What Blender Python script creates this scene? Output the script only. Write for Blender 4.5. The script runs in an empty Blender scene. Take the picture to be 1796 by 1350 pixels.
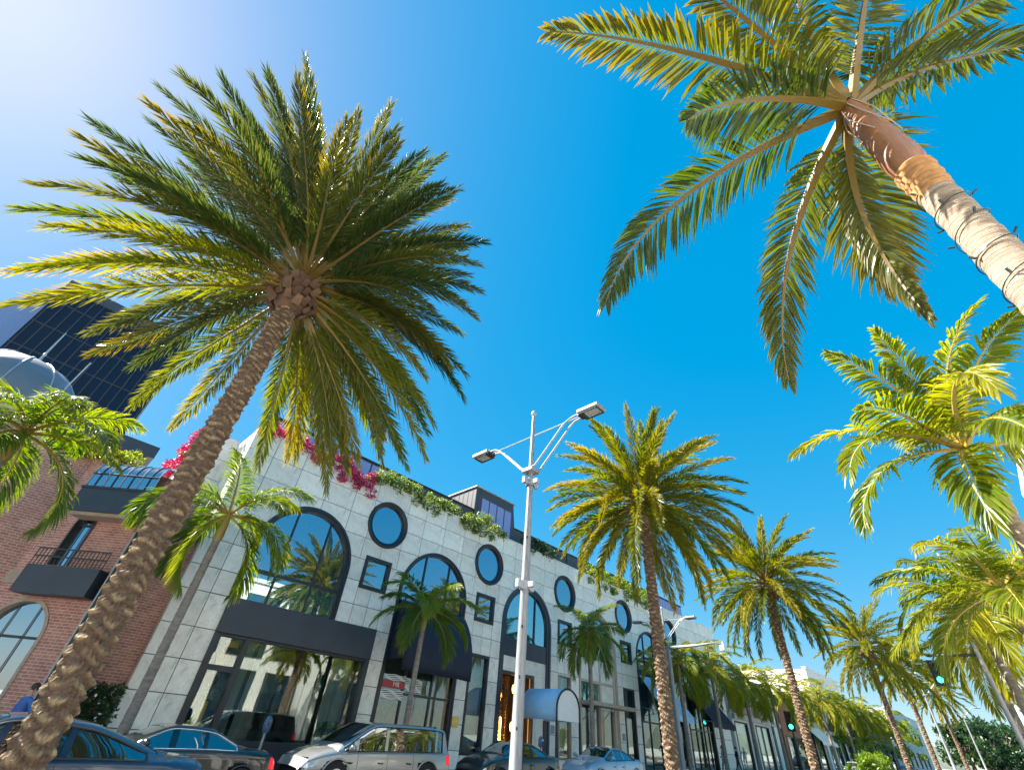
import bpy, bmesh, math, random
from mathutils import Vector, Matrix
import numpy as np

# ------------------------------------------------------------------ camera, sky, sun, exposure
S = bpy.context.scene
COL = S.collection
R = math.radians
PI = math.pi

CAM_H = 1.7
F_PX, TILT, ROLL, AZ = 774.9, R(38.434), R(5.469), R(46.651)      # world: X along the street, Y towards the white facade
cam_d = bpy.data.cameras.new('camera')
cam = bpy.data.objects.new('camera', cam_d); COL.objects.link(cam)
fw = Vector((math.cos(AZ) * math.cos(TILT), math.sin(AZ) * math.cos(TILT), math.sin(TILT)))
r0 = Vector((math.sin(AZ), -math.cos(AZ), 0)); u0 = r0.cross(fw)
rt = math.cos(ROLL) * r0 + math.sin(ROLL) * u0
up = -math.sin(ROLL) * r0 + math.cos(ROLL) * u0
m = Matrix((rt, up, -fw)).transposed().to_4x4(); m.translation = (0, 0, CAM_H)
cam.matrix_world = m
cam_d.sensor_width = 36; cam_d.lens = 36 * F_PX / 1796
cam_d.clip_start = .05; cam_d.clip_end = 3000
S.camera = cam

SUN_AZ, SUN_EL = R(127), R(44)                                       # azimuth counted from +X towards +Y
W = bpy.data.worlds.new('World'); S.world = W; W.use_nodes = True
nt = W.node_tree; bg = nt.nodes['Background']
sky = nt.nodes.new('ShaderNodeTexSky'); sky.sky_type = 'NISHITA'; sky.sun_disc = False
sky.sun_elevation = SUN_EL; sky.sun_rotation = PI / 2 - SUN_AZ
sky.air_density = 1.0; sky.dust_density = .5; sky.ozone_density = 6.0; sky.altitude = 50
hs = nt.nodes.new('ShaderNodeHueSaturation'); hs.inputs['Saturation'].default_value = 3.4
hs.inputs['Hue'].default_value = .493
gm = nt.nodes.new('ShaderNodeGamma'); gm.inputs[1].default_value = .25
nt.links.new(sky.outputs[0], gm.inputs[0]); nt.links.new(gm.outputs[0], hs.inputs['Color']); nt.links.new(hs.outputs[0], bg.inputs['Color'])
bg.inputs['Strength'].default_value = .126

sd = bpy.data.lights.new('sun', 'SUN'); sd.energy = 3.6; sd.angle = R(.53); sd.color = (1, .95, .86)
so = bpy.data.objects.new('sun', sd); COL.objects.link(so)
sv = Vector((math.cos(SUN_AZ) * math.cos(SUN_EL), math.sin(SUN_AZ) * math.cos(SUN_EL), math.sin(SUN_EL)))
so.rotation_euler = sv.to_track_quat('Z', 'Y').to_euler()

S.view_settings.view_transform = 'Standard'; S.view_settings.look = 'None'
S.view_settings.exposure = 2.35; S.view_settings.gamma = 1; S.view_settings.use_curve_mapping = False
S.render.engine = 'CYCLES'
S.cycles.use_denoising = True
S.cycles.max_bounces = 8; S.cycles.transparent_max_bounces = 12; S.cycles.glossy_bounces = 4
S.cycles.diffuse_bounces = 4; S.cycles.transmission_bounces = 6
S.cycles.sample_clamp_indirect = 6

rnd = random.Random(7)
def gz(x): return .015 * max(0., x - 6)                              # the street climbs gently away from the camera

# ------------------------------------------------------------------ helpers
def link(o, parent=None):
    COL.objects.link(o)
    if parent is not None: o.parent = parent
    return o
def tag(o, label=None, cat=None, group=None, kind=None):
    if label: o['label'] = label
    if cat: o['category'] = cat
    if group: o['group'] = group
    if kind: o['kind'] = kind
    return o
def empty(name, loc=(0, 0, 0), label=None, cat=None, group=None, rz=0):
    o = bpy.data.objects.new(name, None); link(o); o.location = loc; o.rotation_euler.z = rz; o.empty_display_size = .2
    return tag(o, label, cat, group)
class MB:
    def __init__(s): s.v = []; s.f = []; s.m = []
    def add(s, vs, fs, mi=0):
        n = len(s.v); s.v += [tuple(v) for v in vs]
        for f in fs: s.f.append(tuple(n + i for i in f)); s.m.append(mi)
    def box(s, x0, x1, y0, y1, z0, z1, mi=0):
        s.add([(x0, y0, z0), (x1, y0, z0), (x1, y1, z0), (x0, y1, z0), (x0, y0, z1), (x1, y0, z1), (x1, y1, z1), (x0, y1, z1)],
              [(0, 3, 2, 1), (4, 5, 6, 7), (0, 1, 5, 4), (1, 2, 6, 5), (2, 3, 7, 6), (3, 0, 4, 7)], mi)
    def prism(s, poly, a, b, mi=0, axis='z'):
        n = len(poly)
        if axis == 'z': P = [(p[0], p[1], a) for p in poly] + [(p[0], p[1], b) for p in poly]
        elif axis == 'y': P = [(p[0], a, p[1]) for p in poly] + [(p[0], b, p[1]) for p in poly]
        else: P = [(a, p[0], p[1]) for p in poly] + [(b, p[0], p[1]) for p in poly]
        s.add(P, [tuple(range(n)), tuple(range(2 * n - 1, n - 1, -1))] + [(i, i + n, (i + 1) % n + n, (i + 1) % n) for i in range(n)], mi)
    def tube(s, pts, rad, n=8, mi=0, caps=True):
        pts = [Vector(p) for p in pts]; k = len(pts)
        if not hasattr(rad, '__len__'): rad = [rad] * k
        vs = []; pu = None
        for i, p in enumerate(pts):
            t = (pts[min(i + 1, k - 1)] - pts[max(i - 1, 0)]).normalized()
            if pu is None: pu = t.orthogonal().normalized()
            pu = (pu - t * pu.dot(t)).normalized(); w = t.cross(pu)
            for j in range(n):
                a = 2 * PI * j / n; vs.append(p + (pu * math.cos(a) + w * math.sin(a)) * rad[i])
        fs = [(i * n + j, i * n + (j + 1) % n, (i + 1) * n + (j + 1) % n, (i + 1) * n + j) for i in range(k - 1) for j in range(n)]
        if caps: fs += [tuple(range(n - 1, -1, -1)), tuple((k - 1) * n + j for j in range(n))]
        s.add(vs, fs, mi)
    def lathe(s, prof, c=(0, 0, 0), n=16, mi=0):
        vs = [(c[0] + r * math.cos(2 * PI * j / n), c[1] + r * math.sin(2 * PI * j / n), c[2] + z) for r, z in prof for j in range(n)]
        k = len(prof)
        fs = [(i * n + j, i * n + (j + 1) % n, (i + 1) * n + (j + 1) % n, (i + 1) * n + j) for i in range(k - 1) for j in range(n)]
        s.add(vs, fs, mi)
    def mesh(s, name, mats, smooth=False):
        me = bpy.data.meshes.new(name); me.from_pydata(s.v, [], s.f)
        for mm in (mats if isinstance(mats, (list, tuple)) else [mats]): me.materials.append(mm)
        if any(s.m): me.polygons.foreach_set('material_index', s.m)
        if smooth: me.polygons.foreach_set('use_smooth', [True] * len(me.polygons))
        me.update(); return me
    def build(s, name, mats, parent=None, smooth=False, bevel=0):
        o = bpy.data.objects.new(name, s.mesh(name, mats, smooth)); link(o, parent)
        if bevel:
            b = o.modifiers.new('bevel', 'BEVEL'); b.width = bevel; b.segments = 2; b.limit_method = 'ANGLE'
        return o
def obj(name, me, parent=None, loc=(0, 0, 0), rz=0):
    o = bpy.data.objects.new(name, me); link(o, parent); o.location = loc; o.rotation_euler.z = rz; return o
def one(name, mat, parent, fn, smooth=False, bevel=0):
    b = MB(); fn(b); return b.build(name, mat, parent, smooth, bevel)

# ------------------------------------------------------------------ materials
def mat(name, col, rough=.6, metal=0., spec=.5, var=0., vscale=4., bump=0., bscale=40., objvar=0., col2=None, stretch=(1, 1, 1), coat=0.):
    M = bpy.data.materials.new(name); M.use_nodes = True; t = M.node_tree; N = t.nodes; L = t.links
    p = N['Principled BSDF']; p.inputs['Roughness'].default_value = rough; p.inputs['Metallic'].default_value = metal
    p.inputs['Specular IOR Level'].default_value = spec; p.inputs['Coat Weight'].default_value = coat; p.inputs['Coat Roughness'].default_value = .03
    c = (*col, 1); p.inputs['Base Color'].default_value = c
    tc = N.new('ShaderNodeTexCoord'); mp = N.new('ShaderNodeMapping'); mp.inputs['Scale'].default_value = stretch; L.new(tc.outputs['Object'], mp.inputs[0])
    last = None
    if var or col2:
        nz = N.new('ShaderNodeTexNoise'); nz.inputs['Scale'].default_value = vscale; nz.inputs['Detail'].default_value = 6; nz.inputs['Roughness'].default_value = .65
        L.new(mp.outputs[0], nz.inputs[0])
        rp = N.new('ShaderNodeValToRGB'); rp.color_ramp.elements[0].position = .3; rp.color_ramp.elements[1].position = .7
        rp.color_ramp.elements[0].color = (*[x * (1 - var) for x in col], 1) if not col2 else (*col2, 1); rp.color_ramp.elements[1].color = (*[min(1, x * (1 + var)) for x in col], 1)
        L.new(nz.outputs[0], rp.inputs[0]); last = rp.outputs[0]
    if objvar:
        oi = N.new('ShaderNodeObjectInfo'); hv = N.new('ShaderNodeHueSaturation'); mr = N.new('ShaderNodeMapRange')
        mr.inputs['To Min'].default_value = 1 - objvar; mr.inputs['To Max'].default_value = 1 + objvar
        L.new(oi.outputs['Random'], mr.inputs[0]); L.new(mr.outputs[0], hv.inputs['Value'])
        if last: L.new(last, hv.inputs['Color'])
        else: hv.inputs['Color'].default_value = c
        last = hv.outputs[0]
    if last: L.new(last, p.inputs['Base Color'])
    if bump:
        n2 = N.new('ShaderNodeTexNoise'); n2.inputs['Scale'].default_value = bscale; n2.inputs['Detail'].default_value = 5; L.new(mp.outputs[0], n2.inputs[0])
        bp = N.new('ShaderNodeBump'); bp.inputs['Strength'].default_value = bump; bp.inputs['Distance'].default_value = .02
        L.new(n2.outputs[0], bp.inputs['Height']); L.new(bp.outputs[0], p.inputs['Normal'])
    return M
def emit_mat(name, col, strength):
    M = bpy.data.materials.new(name); M.use_nodes = True; p = M.node_tree.nodes['Principled BSDF']
    p.inputs['Base Color'].default_value = (*col, 1); p.inputs['Emission Color'].default_value = (*col, 1); p.inputs['Emission Strength'].default_value = strength
    return M
def glass_mat(name, refl, tint, trans, wave=0., back=(.012, .018, .022)):
    """coated window glass: a mirror share over a see-through (trans) or dark (back) pane"""
    M = bpy.data.materials.new(name); M.use_nodes = True; t = M.node_tree; N = t.nodes; L = t.links
    N.remove(N['Principled BSDF']); out = N['Material Output']
    gl = N.new('ShaderNodeBsdfGlossy'); gl.inputs['Roughness'].default_value = .012; gl.inputs['Color'].default_value = (*tint, 1)
    if trans: un = N.new('ShaderNodeBsdfTransparent'); un.inputs['Color'].default_value = (trans, trans * 1.02, trans, 1)
    else: un = N.new('ShaderNodeBsdfDiffuse'); un.inputs['Color'].default_value = (*back, 1)
    lw = N.new('ShaderNodeLayerWeight'); lw.inputs['Blend'].default_value = .5
    fr = N.new('ShaderNodeMath'); fr.operation = 'POWER'; fr.inputs[1].default_value = 5; L.new(lw.outputs['Facing'], fr.inputs[0])
    ma = N.new('ShaderNodeMath'); ma.operation = 'ADD'; ma.use_clamp = True; ma.inputs[1].default_value = refl; L.new(fr.outputs[0], ma.inputs[0])
    mx = N.new('ShaderNodeMixShader'); L.new(ma.outputs[0], mx.inputs[0]); L.new(un.outputs[0], mx.inputs[1]); L.new(gl.outputs[0], mx.inputs[2]); L.new(mx.outputs[0], out.inputs[0])
    if wave:
        tc = N.new('ShaderNodeTexCoord'); nz = N.new('ShaderNodeTexNoise'); nz.inputs['Scale'].default_value = .9; nz.inputs['Detail'].default_value = 1; L.new(tc.outputs['Object'], nz.inputs[0])
        bp = N.new('ShaderNodeBump'); bp.inputs['Strength'].default_value = wave; bp.inputs['Distance'].default_value = .05; L.new(nz.outputs[0], bp.inputs['Height'])
        L.new(bp.outputs[0], gl.inputs['Normal'])
    return M
def leaf_mat(name, base, light, tip, tipamt, trans=.4, petiole=(.3, .25, .06)):
    """leaflet: attribute 'leaf' holds (along leaflet, along frond, random); alpha 0 = rachis"""
    M = bpy.data.materials.new(name); M.use_nodes = True; t = M.node_tree; N = t.nodes; L = t.links
    p = N['Principled BSDF']; out = N['Material Output']
    at = N.new('ShaderNodeAttribute'); at.attribute_name = 'leaf'
    sp = N.new('ShaderNodeSeparateColor'); L.new(at.outputs['Color'], sp.inputs[0])
    oi = N.new('ShaderNodeObjectInfo')
    def mix(f, a, b):
        x = N.new('ShaderNodeMix'); x.data_type = 'RGBA'
        for s_, v in ((x.inputs[0], f), (x.inputs[6], a), (x.inputs[7], b)):
            if hasattr(v, 'is_output'): L.new(v, s_)
            else: s_.default_value = v if not isinstance(v, tuple) else (*v, 1)
        return x.outputs[2]
    def math_(op, a, b, clamp=True):
        x = N.new('ShaderNodeMath'); x.operation = op; x.use_clamp = clamp
        for s_, v in zip(x.inputs, (a, b)):
            if hasattr(v, 'is_output'): L.new(v, s_)
            else: s_.default_value = v
        return x.outputs[0]
    k = math_('MULTIPLY', math_('ADD', sp.outputs[2], oi.outputs['Random'], False), .5)
    c = mix(k, base, light)
    # dry tips: stronger towards the leaflet's end and the frond's end, more on some fronds
    th = math_('MULTIPLY', math_('POWER', oi.outputs['Random'], 1.6), tipamt, False)
    tf = math_('MULTIPLY', math_('MULTIPLY', math_('POWER', sp.outputs[0], 1.3), math_('ADD', sp.outputs[1], .3)), th)
    c = mix(tf, c, tip)
    c = mix(at.outputs['Alpha'], petiole, c)
    L.new(c, p.inputs['Base Color']); p.inputs['Roughness'].default_value = .38; p.inputs['Specular IOR Level'].default_value = .45
    tr = N.new('ShaderNodeBsdfTranslucent'); hv = N.new('ShaderNodeHueSaturation'); hv.inputs['Value'].default_value = 2.1; hv.inputs['Hue'].default_value = .475; hv.inputs['Saturation'].default_value = 1.1
    L.new(c, hv.inputs['Color']); L.new(hv.outputs[0], tr.inputs['Color'])
    mx = N.new('ShaderNodeMixShader'); L.new(math_('MULTIPLY', at.outputs['Alpha'], trans), mx.inputs[0]); L.new(p.outputs[0], mx.inputs[1]); L.new(tr.outputs[0], mx.inputs[2]); L.new(mx.outputs[0], out.inputs[0])
    return M

def stone_material(name, col):
    M = mat(name, col, rough=.42, spec=.4, var=.15, vscale=1.5, objvar=.10)
    t = M.node_tree; N = t.nodes; L = t.links; p = N['Principled BSDF']
    src = p.inputs['Base Color'].links[0].from_socket
    tc = N.new('ShaderNodeTexCoord'); mp = N.new('ShaderNodeMapping'); mp.inputs['Scale'].default_value = (2.2, 2.2, .5); L.new(tc.outputs['Object'], mp.inputs[0])
    st = N.new('ShaderNodeTexNoise'); st.inputs['Scale'].default_value = 1.6; st.inputs['Detail'].default_value = 8; st.inputs['Roughness'].default_value = .7; L.new(mp.outputs[0], st.inputs[0])
    rp = N.new('ShaderNodeValToRGB'); rp.color_ramp.elements[0].position = .56; rp.color_ramp.elements[1].position = .78; L.new(st.outputs[0], rp.inputs[0])
    mx = N.new('ShaderNodeMix'); mx.data_type = 'RGBA'; mx.blend_type = 'MULTIPLY'; mx.inputs[7].default_value = (.62, .58, .54, 1)
    ml = N.new('ShaderNodeMath'); ml.operation = 'MULTIPLY'; ml.inputs[1].default_value = .95; L.new(rp.outputs[0], ml.inputs[0]); L.new(ml.outputs[0], mx.inputs[0]); L.new(src, mx.inputs[6])
    # thin marble veins
    v = N.new('ShaderNodeTexNoise'); v.inputs['Scale'].default_value = 1.3; v.inputs['Detail'].default_value = 9; v.inputs['Distortion'].default_value = 1.6; L.new(tc.outputs['Object'], v.inputs[0])
    a = N.new('ShaderNodeMath'); a.operation = 'SUBTRACT'; a.inputs[1].default_value = .5; L.new(v.outputs[0], a.inputs[0])
    b = N.new('ShaderNodeMath'); b.operation = 'ABSOLUTE'; L.new(a.outputs[0], b.inputs[0])
    r2 = N.new('ShaderNodeValToRGB'); r2.color_ramp.elements[0].color = (1, 1, 1, 1); r2.color_ramp.elements[1].color = (0, 0, 0, 1); r2.color_ramp.elements[1].position = .018; L.new(b.outputs[0], r2.inputs[0])
    m2 = N.new('ShaderNodeMix'); m2.data_type = 'RGBA'; m2.blend_type = 'MULTIPLY'; m2.inputs[7].default_value = (.78, .74, .7, 1)
    l2 = N.new('ShaderNodeMath'); l2.operation = 'MULTIPLY'; l2.inputs[1].default_value = .5; L.new(r2.outputs[0], l2.inputs[0]); L.new(l2.outputs[0], m2.inputs[0]); L.new(mx.outputs[2], m2.inputs[6])
    L.new(m2.outputs[2], p.inputs['Base Color'])
    return M
def brick_material(name):
    M = mat(name, (.3, .11, .07), rough=.85)
    t = M.node_tree; N = t.nodes; L = t.links; p = N['Principled BSDF']
    tc = N.new('ShaderNodeTexCoord'); mp = N.new('ShaderNodeMapping'); L.new(tc.outputs['Generated'], mp.inputs[0])
    uv = N.new('ShaderNodeUVMap'); uv.uv_map = 'wall'
    br = N.new('ShaderNodeTexBrick'); br.inputs['Scale'].default_value = 1; br.inputs['Brick Width'].default_value = .23; br.inputs['Row Height'].default_value = .083
    br.inputs['Mortar Size'].default_value = .008; br.inputs['Color1'].default_value = (.56, .24, .17, 1); br.inputs['Color2'].default_value = (.42, .155, .11, 1); br.inputs['Mortar'].default_value = (.60, .50, .44, 1)
    L.new(uv.outputs[0], br.inputs[0])
    nz = N.new('ShaderNodeTexNoise'); nz.inputs['Scale'].default_value = 3; nz.inputs['Detail'].default_value = 6; L.new(uv.outputs[0], nz.inputs[0])
    mx = N.new('ShaderNodeMix'); mx.data_type = 'RGBA'; mx.blend_type = 'OVERLAY'; mx.inputs[0].default_value = .4; L.new(br.outputs[0], mx.inputs[6]); L.new(nz.outputs[0], mx.inputs[7])
    L.new(mx.outputs[2], p.inputs['Base Color'])
    bp = N.new('ShaderNodeBump'); bp.inputs['Strength'].default_value = .6; bp.inputs['Distance'].default_value = .01; bp.invert = True; L.new(br.outputs['Fac'], bp.inputs['Height']); L.new(bp.outputs[0], p.inputs['Normal'])
    return M

def bark_material(name):
    """attribute 'boot': x = worn cut face (1) or fibre between (0), y = random per leaf base"""
    M = mat(name, (.20, .13, .085), .95, col2=(.075, .048, .032), vscale=9, bump=1., bscale=24, stretch=(1, 1, 2.6))
    t = M.node_tree; N = t.nodes; L = t.links; p = N['Principled BSDF']; src = p.inputs['Base Color'].links[0].from_socket
    at = N.new('ShaderNodeAttribute'); at.attribute_name = 'boot'; sp = N.new('ShaderNodeSeparateColor'); L.new(at.outputs['Color'], sp.inputs[0])
    rp = N.new('ShaderNodeValToRGB'); rp.color_ramp.elements[0].color = (.25, .17, .10, 1); rp.color_ramp.elements[1].color = (.52, .38, .21, 1); L.new(sp.outputs[1], rp.inputs[0])
    nz = N.new('ShaderNodeTexNoise'); nz.inputs['Scale'].default_value = 14; nz.inputs['Detail'].default_value = 5
    mu = N.new('ShaderNodeMath'); mu.operation = 'MULTIPLY'; L.new(sp.outputs[0], mu.inputs[0]); L.new(nz.outputs[0], mu.inputs[1])
    m2 = N.new('ShaderNodeMath'); m2.operation = 'MULTIPLY'; m2.use_clamp = True; m2.inputs[1].default_value = 1.7; L.new(mu.outputs[0], m2.inputs[0])
    mx = N.new('ShaderNodeMix'); mx.data_type = 'RGBA'; L.new(m2.outputs[0], mx.inputs[0]); L.new(src, mx.inputs[6]); L.new(rp.outputs[0], mx.inputs[7]); L.new(mx.outputs[2], p.inputs['Base Color'])
    return M

MT = dict(
    stone=stone_material('pale_marble', (.87, .80, .70)),
    joint=mat('dark_joint', (.10, .095, .09), .9),
    stone_beige=mat('beige_stone', (.55, .42, .32), .6, var=.12, vscale=3),
    frame=mat('dark_window_frame', (.022, .025, .032), .42, spec=.5, var=.2, vscale=2),
    panel_dark=mat('dark_blue_grey_panel', (.035, .045, .062), .45, var=.15, vscale=1.2),
    slate=mat('slate_cladding', (.05, .052, .062), .5, var=.15, vscale=1.5),
    lilac=glass_mat('lilac_glass', .25, (.75, .72, .95), 0, back=(.30, .25, .42)),
    glass_sky=glass_mat('mirror_window_glass', .46, (.78, .90, 1.), 0, wave=.012, back=(.01, .03, .05)),
    glass_teal=glass_mat('teal_window_glass', .5, (.72, .95, .97), 0, wave=.02, back=(.03, .10, .11)),
    glass_shop=glass_mat('shop_window_glass', .11, (.90, 1, .96), .85, wave=.03),
    glass_car=glass_mat('car_glass', .26, (.9, .97, 1), 0, back=(.008, .012, .014)),
    glass_tower=glass_mat('dark_tower_glass', .035, (.6, .75, 1), 0, back=(.010, .014, .022)),
    interior=mat('dark_interior', (.06, .05, .045), .9, var=.3),
    interior_pale=mat('pale_interior', (.35, .32, .27), .9, var=.2),
    wood=mat('brown_wood', (.20, .085, .04), .55, var=.3, vscale=6, stretch=(1, 1, .1)),
    curtain=mat('green_grey_drape', (.34, .42, .38), .8, var=.25, vscale=9, stretch=(3, 3, .05)),
    canvas_navy=mat('navy_canvas', (.012, .017, .035), .75, var=.15, vscale=3, bump=.15, bscale=120),
    canvas_blue=mat('light_blue_canvas', (.34, .60, .86), .7, var=.06, vscale=2),
    canvas_white=mat('white_canvas', (.8, .79, .77), .8, var=.04),
    brick=brick_material('red_brick'),
    brick_trim=mat('tan_stone_trim', (.42, .31, .23), .75, var=.15),
    metal_grey=mat('galvanised_pole', (.30, .305, .315), .5, metal=.35, var=.22, vscale=4, stretch=(3, 3, .6)),
    metal_light=mat('light_grey_metal', (.40, .41, .43), .45, metal=.3, var=.12),
    metal_dark=mat('dark_metal', (.03, .033, .036), .45),
    metal_green=mat('dark_green_metal', (.012, .035, .032), .35),
    asphalt=mat('asphalt', (.12, .115, .11), .9, var=.25, vscale=8, bump=.3, bscale=200),
    paving=mat('pale_paving', (.56, .53, .48), .8, var=.12, vscale=2),
    kerb=mat('kerb_stone', (.40, .39, .37), .8, var=.15),
    paint=mat('white_road_paint', (.75, .75, .72), .7, var=.1),
    soil=mat('planter_soil', (.05, .035, .025), .95, var=.3),
    brass=mat('brass_plaque', (.55, .36, .11), .35, metal=.9, var=.3, vscale=5),
    red=mat('red_sign', (.42, .015, .03), .4),
    white=mat('white_paint', (.8, .8, .78), .5, var=.03),
    yellow=mat('yellow_display', (.85, .52, .01), .5),
    rubber=mat('tyre_rubber', (.015, .015, .016), .85),
    rim=mat('alloy_rim', (.55, .56, .58), .3, metal=.8),
    chrome=mat('chrome_trim', (.75, .77, .8), .12, metal=1),
    tail=emit_mat('red_tail_lamp', (.55, .01, .015), .25),
    headlamp=mat('headlamp_lens', (.75, .8, .85), .08, metal=.6),
    amber=mat('amber_lens', (.8, .25, .01), .2),
    blackplastic=mat('black_plastic', (.02, .02, .021), .6),
    lamp_glass=mat('lamp_lens', (.55, .54, .5), .25, metal=.3),
    green_light=emit_mat('green_signal_lens', (.02, .9, .55), 3.0),
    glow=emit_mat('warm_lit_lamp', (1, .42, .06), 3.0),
    date_leaf=leaf_mat('date_palm_leaf', (.018, .052, .014), (.062, .100, .014), (.46, .28, .02), .5, .42, (.17, .12, .03)),
    date_leaf_old=leaf_mat('date_palm_leaf_dry', (.055, .098, .010), (.175, .195, .010), (.52, .34, .02), .6, .46, (.22, .15, .03)),
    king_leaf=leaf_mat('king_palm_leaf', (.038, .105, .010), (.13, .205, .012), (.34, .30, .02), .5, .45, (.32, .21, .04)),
    king_leaf_sun=leaf_mat('king_palm_leaf_sunny', (.062, .118, .007), (.225, .24, .008), (.46, .38, .02), .5, .5, (.36, .26, .04)),  # king_leaf again, with the sunlit yellow put into its colour
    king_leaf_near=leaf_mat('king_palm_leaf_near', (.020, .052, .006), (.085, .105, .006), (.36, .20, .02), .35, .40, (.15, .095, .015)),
    date_bark=bark_material('date_palm_bark'),
    date_stub=mat('cut_frond_stub', (.15, .085, .05), .9, objvar=.5, var=.3, vscale=9),
    king_bark=mat('grey_palm_bark', (.30, .26, .23), .9, col2=(.15, .12, .10), vscale=5, bump=.4, bscale=30, stretch=(1, 1, 3)),
    pale_bark=mat('pale_palm_bark', (.50, .40, .30), .85, col2=(.20, .12, .07), vscale=6, bump=1., bscale=18, stretch=(.6, .6, 9)),
    shaft_brown=mat('brown_crownshaft', (.17, .06, .04), .4, col2=(.34, .16, .05), vscale=5, stretch=(2.5, 2.5, .35), spec=.6, bump=.4, bscale=9),
    shaft_green=mat('green_crownshaft', (.26, .24, .05), .4, col2=(.34, .20, .05), vscale=3, stretch=(2, 2, .4)),
    fibre=mat('dry_fibre', (.42, .20, .07), .9, var=.3, vscale=20),
    pink=mat('bougainvillea_bract', (.78, .015, .19), .6, objvar=.2, var=.35, vscale=8),
    cream_flower=mat('cream_flower', (.72, .68, .40), .7, var=.2, vscale=8),
    hedge_leaf=leaf_mat('vine_leaf', (.07, .15, .015), (.20, .28, .02), (.3, .3, .05), .3, .4),
    dark_leaf=leaf_mat('dark_hedge_leaf', (.012, .04, .012), (.03, .075, .015), (.1, .1, .02), .2, .25),
    stem=mat('brown_stem', (.11, .07, .04), .9, var=.3),
    skin=mat('skin', (.52, .30, .21), .55),
    hair=mat('dark_hair', (.03, .02, .015), .6),
    hill=mat('far_hillside', (.10, .12, .09), .95, var=.3, vscale=.05),
)

# ------------------------------------------------------------------ ground, road, pavements
def strip(name, y0, y1, dz, m, x0=-120, x1=420, side=None):
    b = MB(); xs = [x0, -60, -20, 6] + [6 + 12 * i for i in range(1, 12)] + [180, 240, 320, x1]
    vs = []; fs = []
    for x in xs: vs += [(x, y0, gz(x) + dz), (x, y1, gz(x) + dz)]
    for i in range(len(xs) - 1): fs.append((2 * i, 2 * i + 2, 2 * i + 3, 2 * i + 1))
    if side:                                   # kerb faces down to the road
        n = len(vs)
        for x in xs: vs += [(x, y0, gz(x) - .05), (x, y1, gz(x) - .05)]
        for i in range(len(xs) - 1):
            a, c = 2 * i, 2 * i + 2
            fs += [(a, n + a, n + c, c), (a + 1, c + 1, n + c + 1, n + a + 1)]
    b.add(vs, fs); o = b.build(name, m); o['kind'] = 'structure'; return o
g = MB(); g.add([(-1500, -1500, -.06), (1800, -1500, -.06), (1800, 1500, -.06), (-1500, 1500, -.06)], [(0, 1, 2, 3)])
g.build('ground', MT['paving'])['kind'] = 'structure'
strip('road', .35, 16.75, 0, MT['asphalt'])
strip('pavement_far', 16.9, 40, .13, MT['paving'])
strip('kerb_far', 16.72, 16.92, .134, MT['kerb'], side=1)
strip('pavement_near', -40, .2, .13, MT['paving'])
strip('kerb_near', .18, .38, .134, MT['kerb'], side=1)
strip('median', 7.2, 8.8, .12, MT['soil'], side=1)
strip('median_kerb', 7.0, 7.22, .15, MT['kerb'], side=1)
strip('median_kerb', 8.78, 9.0, .15, MT['kerb'], side=1)
for y in (3.7, 12.3):
    k = 0
    for i in range(14):
        x = -10 + 6 * i
        b = MB(); b.add([(x, y - .06, gz(x) + .008), (x + 2.4, y - .06, gz(x + 2.4) + .008), (x + 2.4, y + .06, gz(x + 2.4) + .008), (x, y + .06, gz(x) + .008)], [(0, 1, 2, 3)])
        b.build('lane_marking', MT['paint'])['kind'] = 'structure'

# ------------------------------------------------------------------ 2D cutting of slabs around openings
def clip(poly, a, b, keep_left):
    """part of a convex polygon left (or right) of the line a->b"""
    out = []; n = len(poly)
    def d(p): 
        v = (b[0] - a[0]) * (p[1] - a[1]) - (b[1] - a[1]) * (p[0] - a[0])
        return v if keep_left else -v
    for i in range(n):
        p, q = poly[i], poly[(i + 1) % n]; dp, dq = d(p), d(q)
        if dp >= -1e-9: out.append(p)
        if (dp > 1e-9 and dq < -1e-9) or (dp < -1e-9 and dq > 1e-9):
            t = dp / (dp - dq); out.append((p[0] + t * (q[0] - p[0]), p[1] + t * (q[1] - p[1])))
    return out
def area(p): return abs(sum(p[i][0] * p[(i + 1) % len(p)][1] - p[(i + 1) % len(p)][0] * p[i][1] for i in range(len(p)))) / 2
def bb(p): return min(q[0] for q in p), max(q[0] for q in p), min(q[1] for q in p), max(q[1] for q in p)
def subtract(polys, hole):
    """hole: convex, counter-clockwise"""
    hb = bb(hole); res = []
    for P in polys:
        pb = bb(P)
        if pb[1] <= hb[0] or pb[0] >= hb[1] or pb[3] <= hb[2] or pb[2] >= hb[3]: res.append(P); continue
        rest = P
        for i in range(len(hole)):
            a, b = hole[i], hole[(i + 1) % len(hole)]
            o = clip(rest, a, b, False)
            if len(o) > 2 and area(o) > 1e-4: res.append(o)
            rest = clip(rest, a, b, True)
            if len(rest) < 3 or area(rest) < 1e-5: break
    return res
def touch(p, q, e=1e-5):
    """do two convex pieces share a stretch of edge"""
    for i in range(len(p)):
        a, b_ = p[i], p[(i + 1) % len(p)]; L_ = math.hypot(b_[0] - a[0], b_[1] - a[1])
        if L_ < 1e-6: continue
        d = ((b_[0] - a[0]) / L_, (b_[1] - a[1]) / L_)
        for j in range(len(q)):
            c, f_ = q[j], q[(j + 1) % len(q)]
            if abs((c[0] - a[0]) * d[1] - (c[1] - a[1]) * d[0]) < e and abs((f_[0] - a[0]) * d[1] - (f_[1] - a[1]) * d[0]) < e:
                s0 = (c[0] - a[0]) * d[0] + (c[1] - a[1]) * d[1]; s1 = (f_[0] - a[0]) * d[0] + (f_[1] - a[1]) * d[1]
                if min(max(s0, s1), L_) - max(min(s0, s1), 0) > 1e-3: return True
    return False
def rect(x0, x1, z0, z1): return [(x0, z0), (x1, z0), (x1, z1), (x0, z1)]
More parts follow.
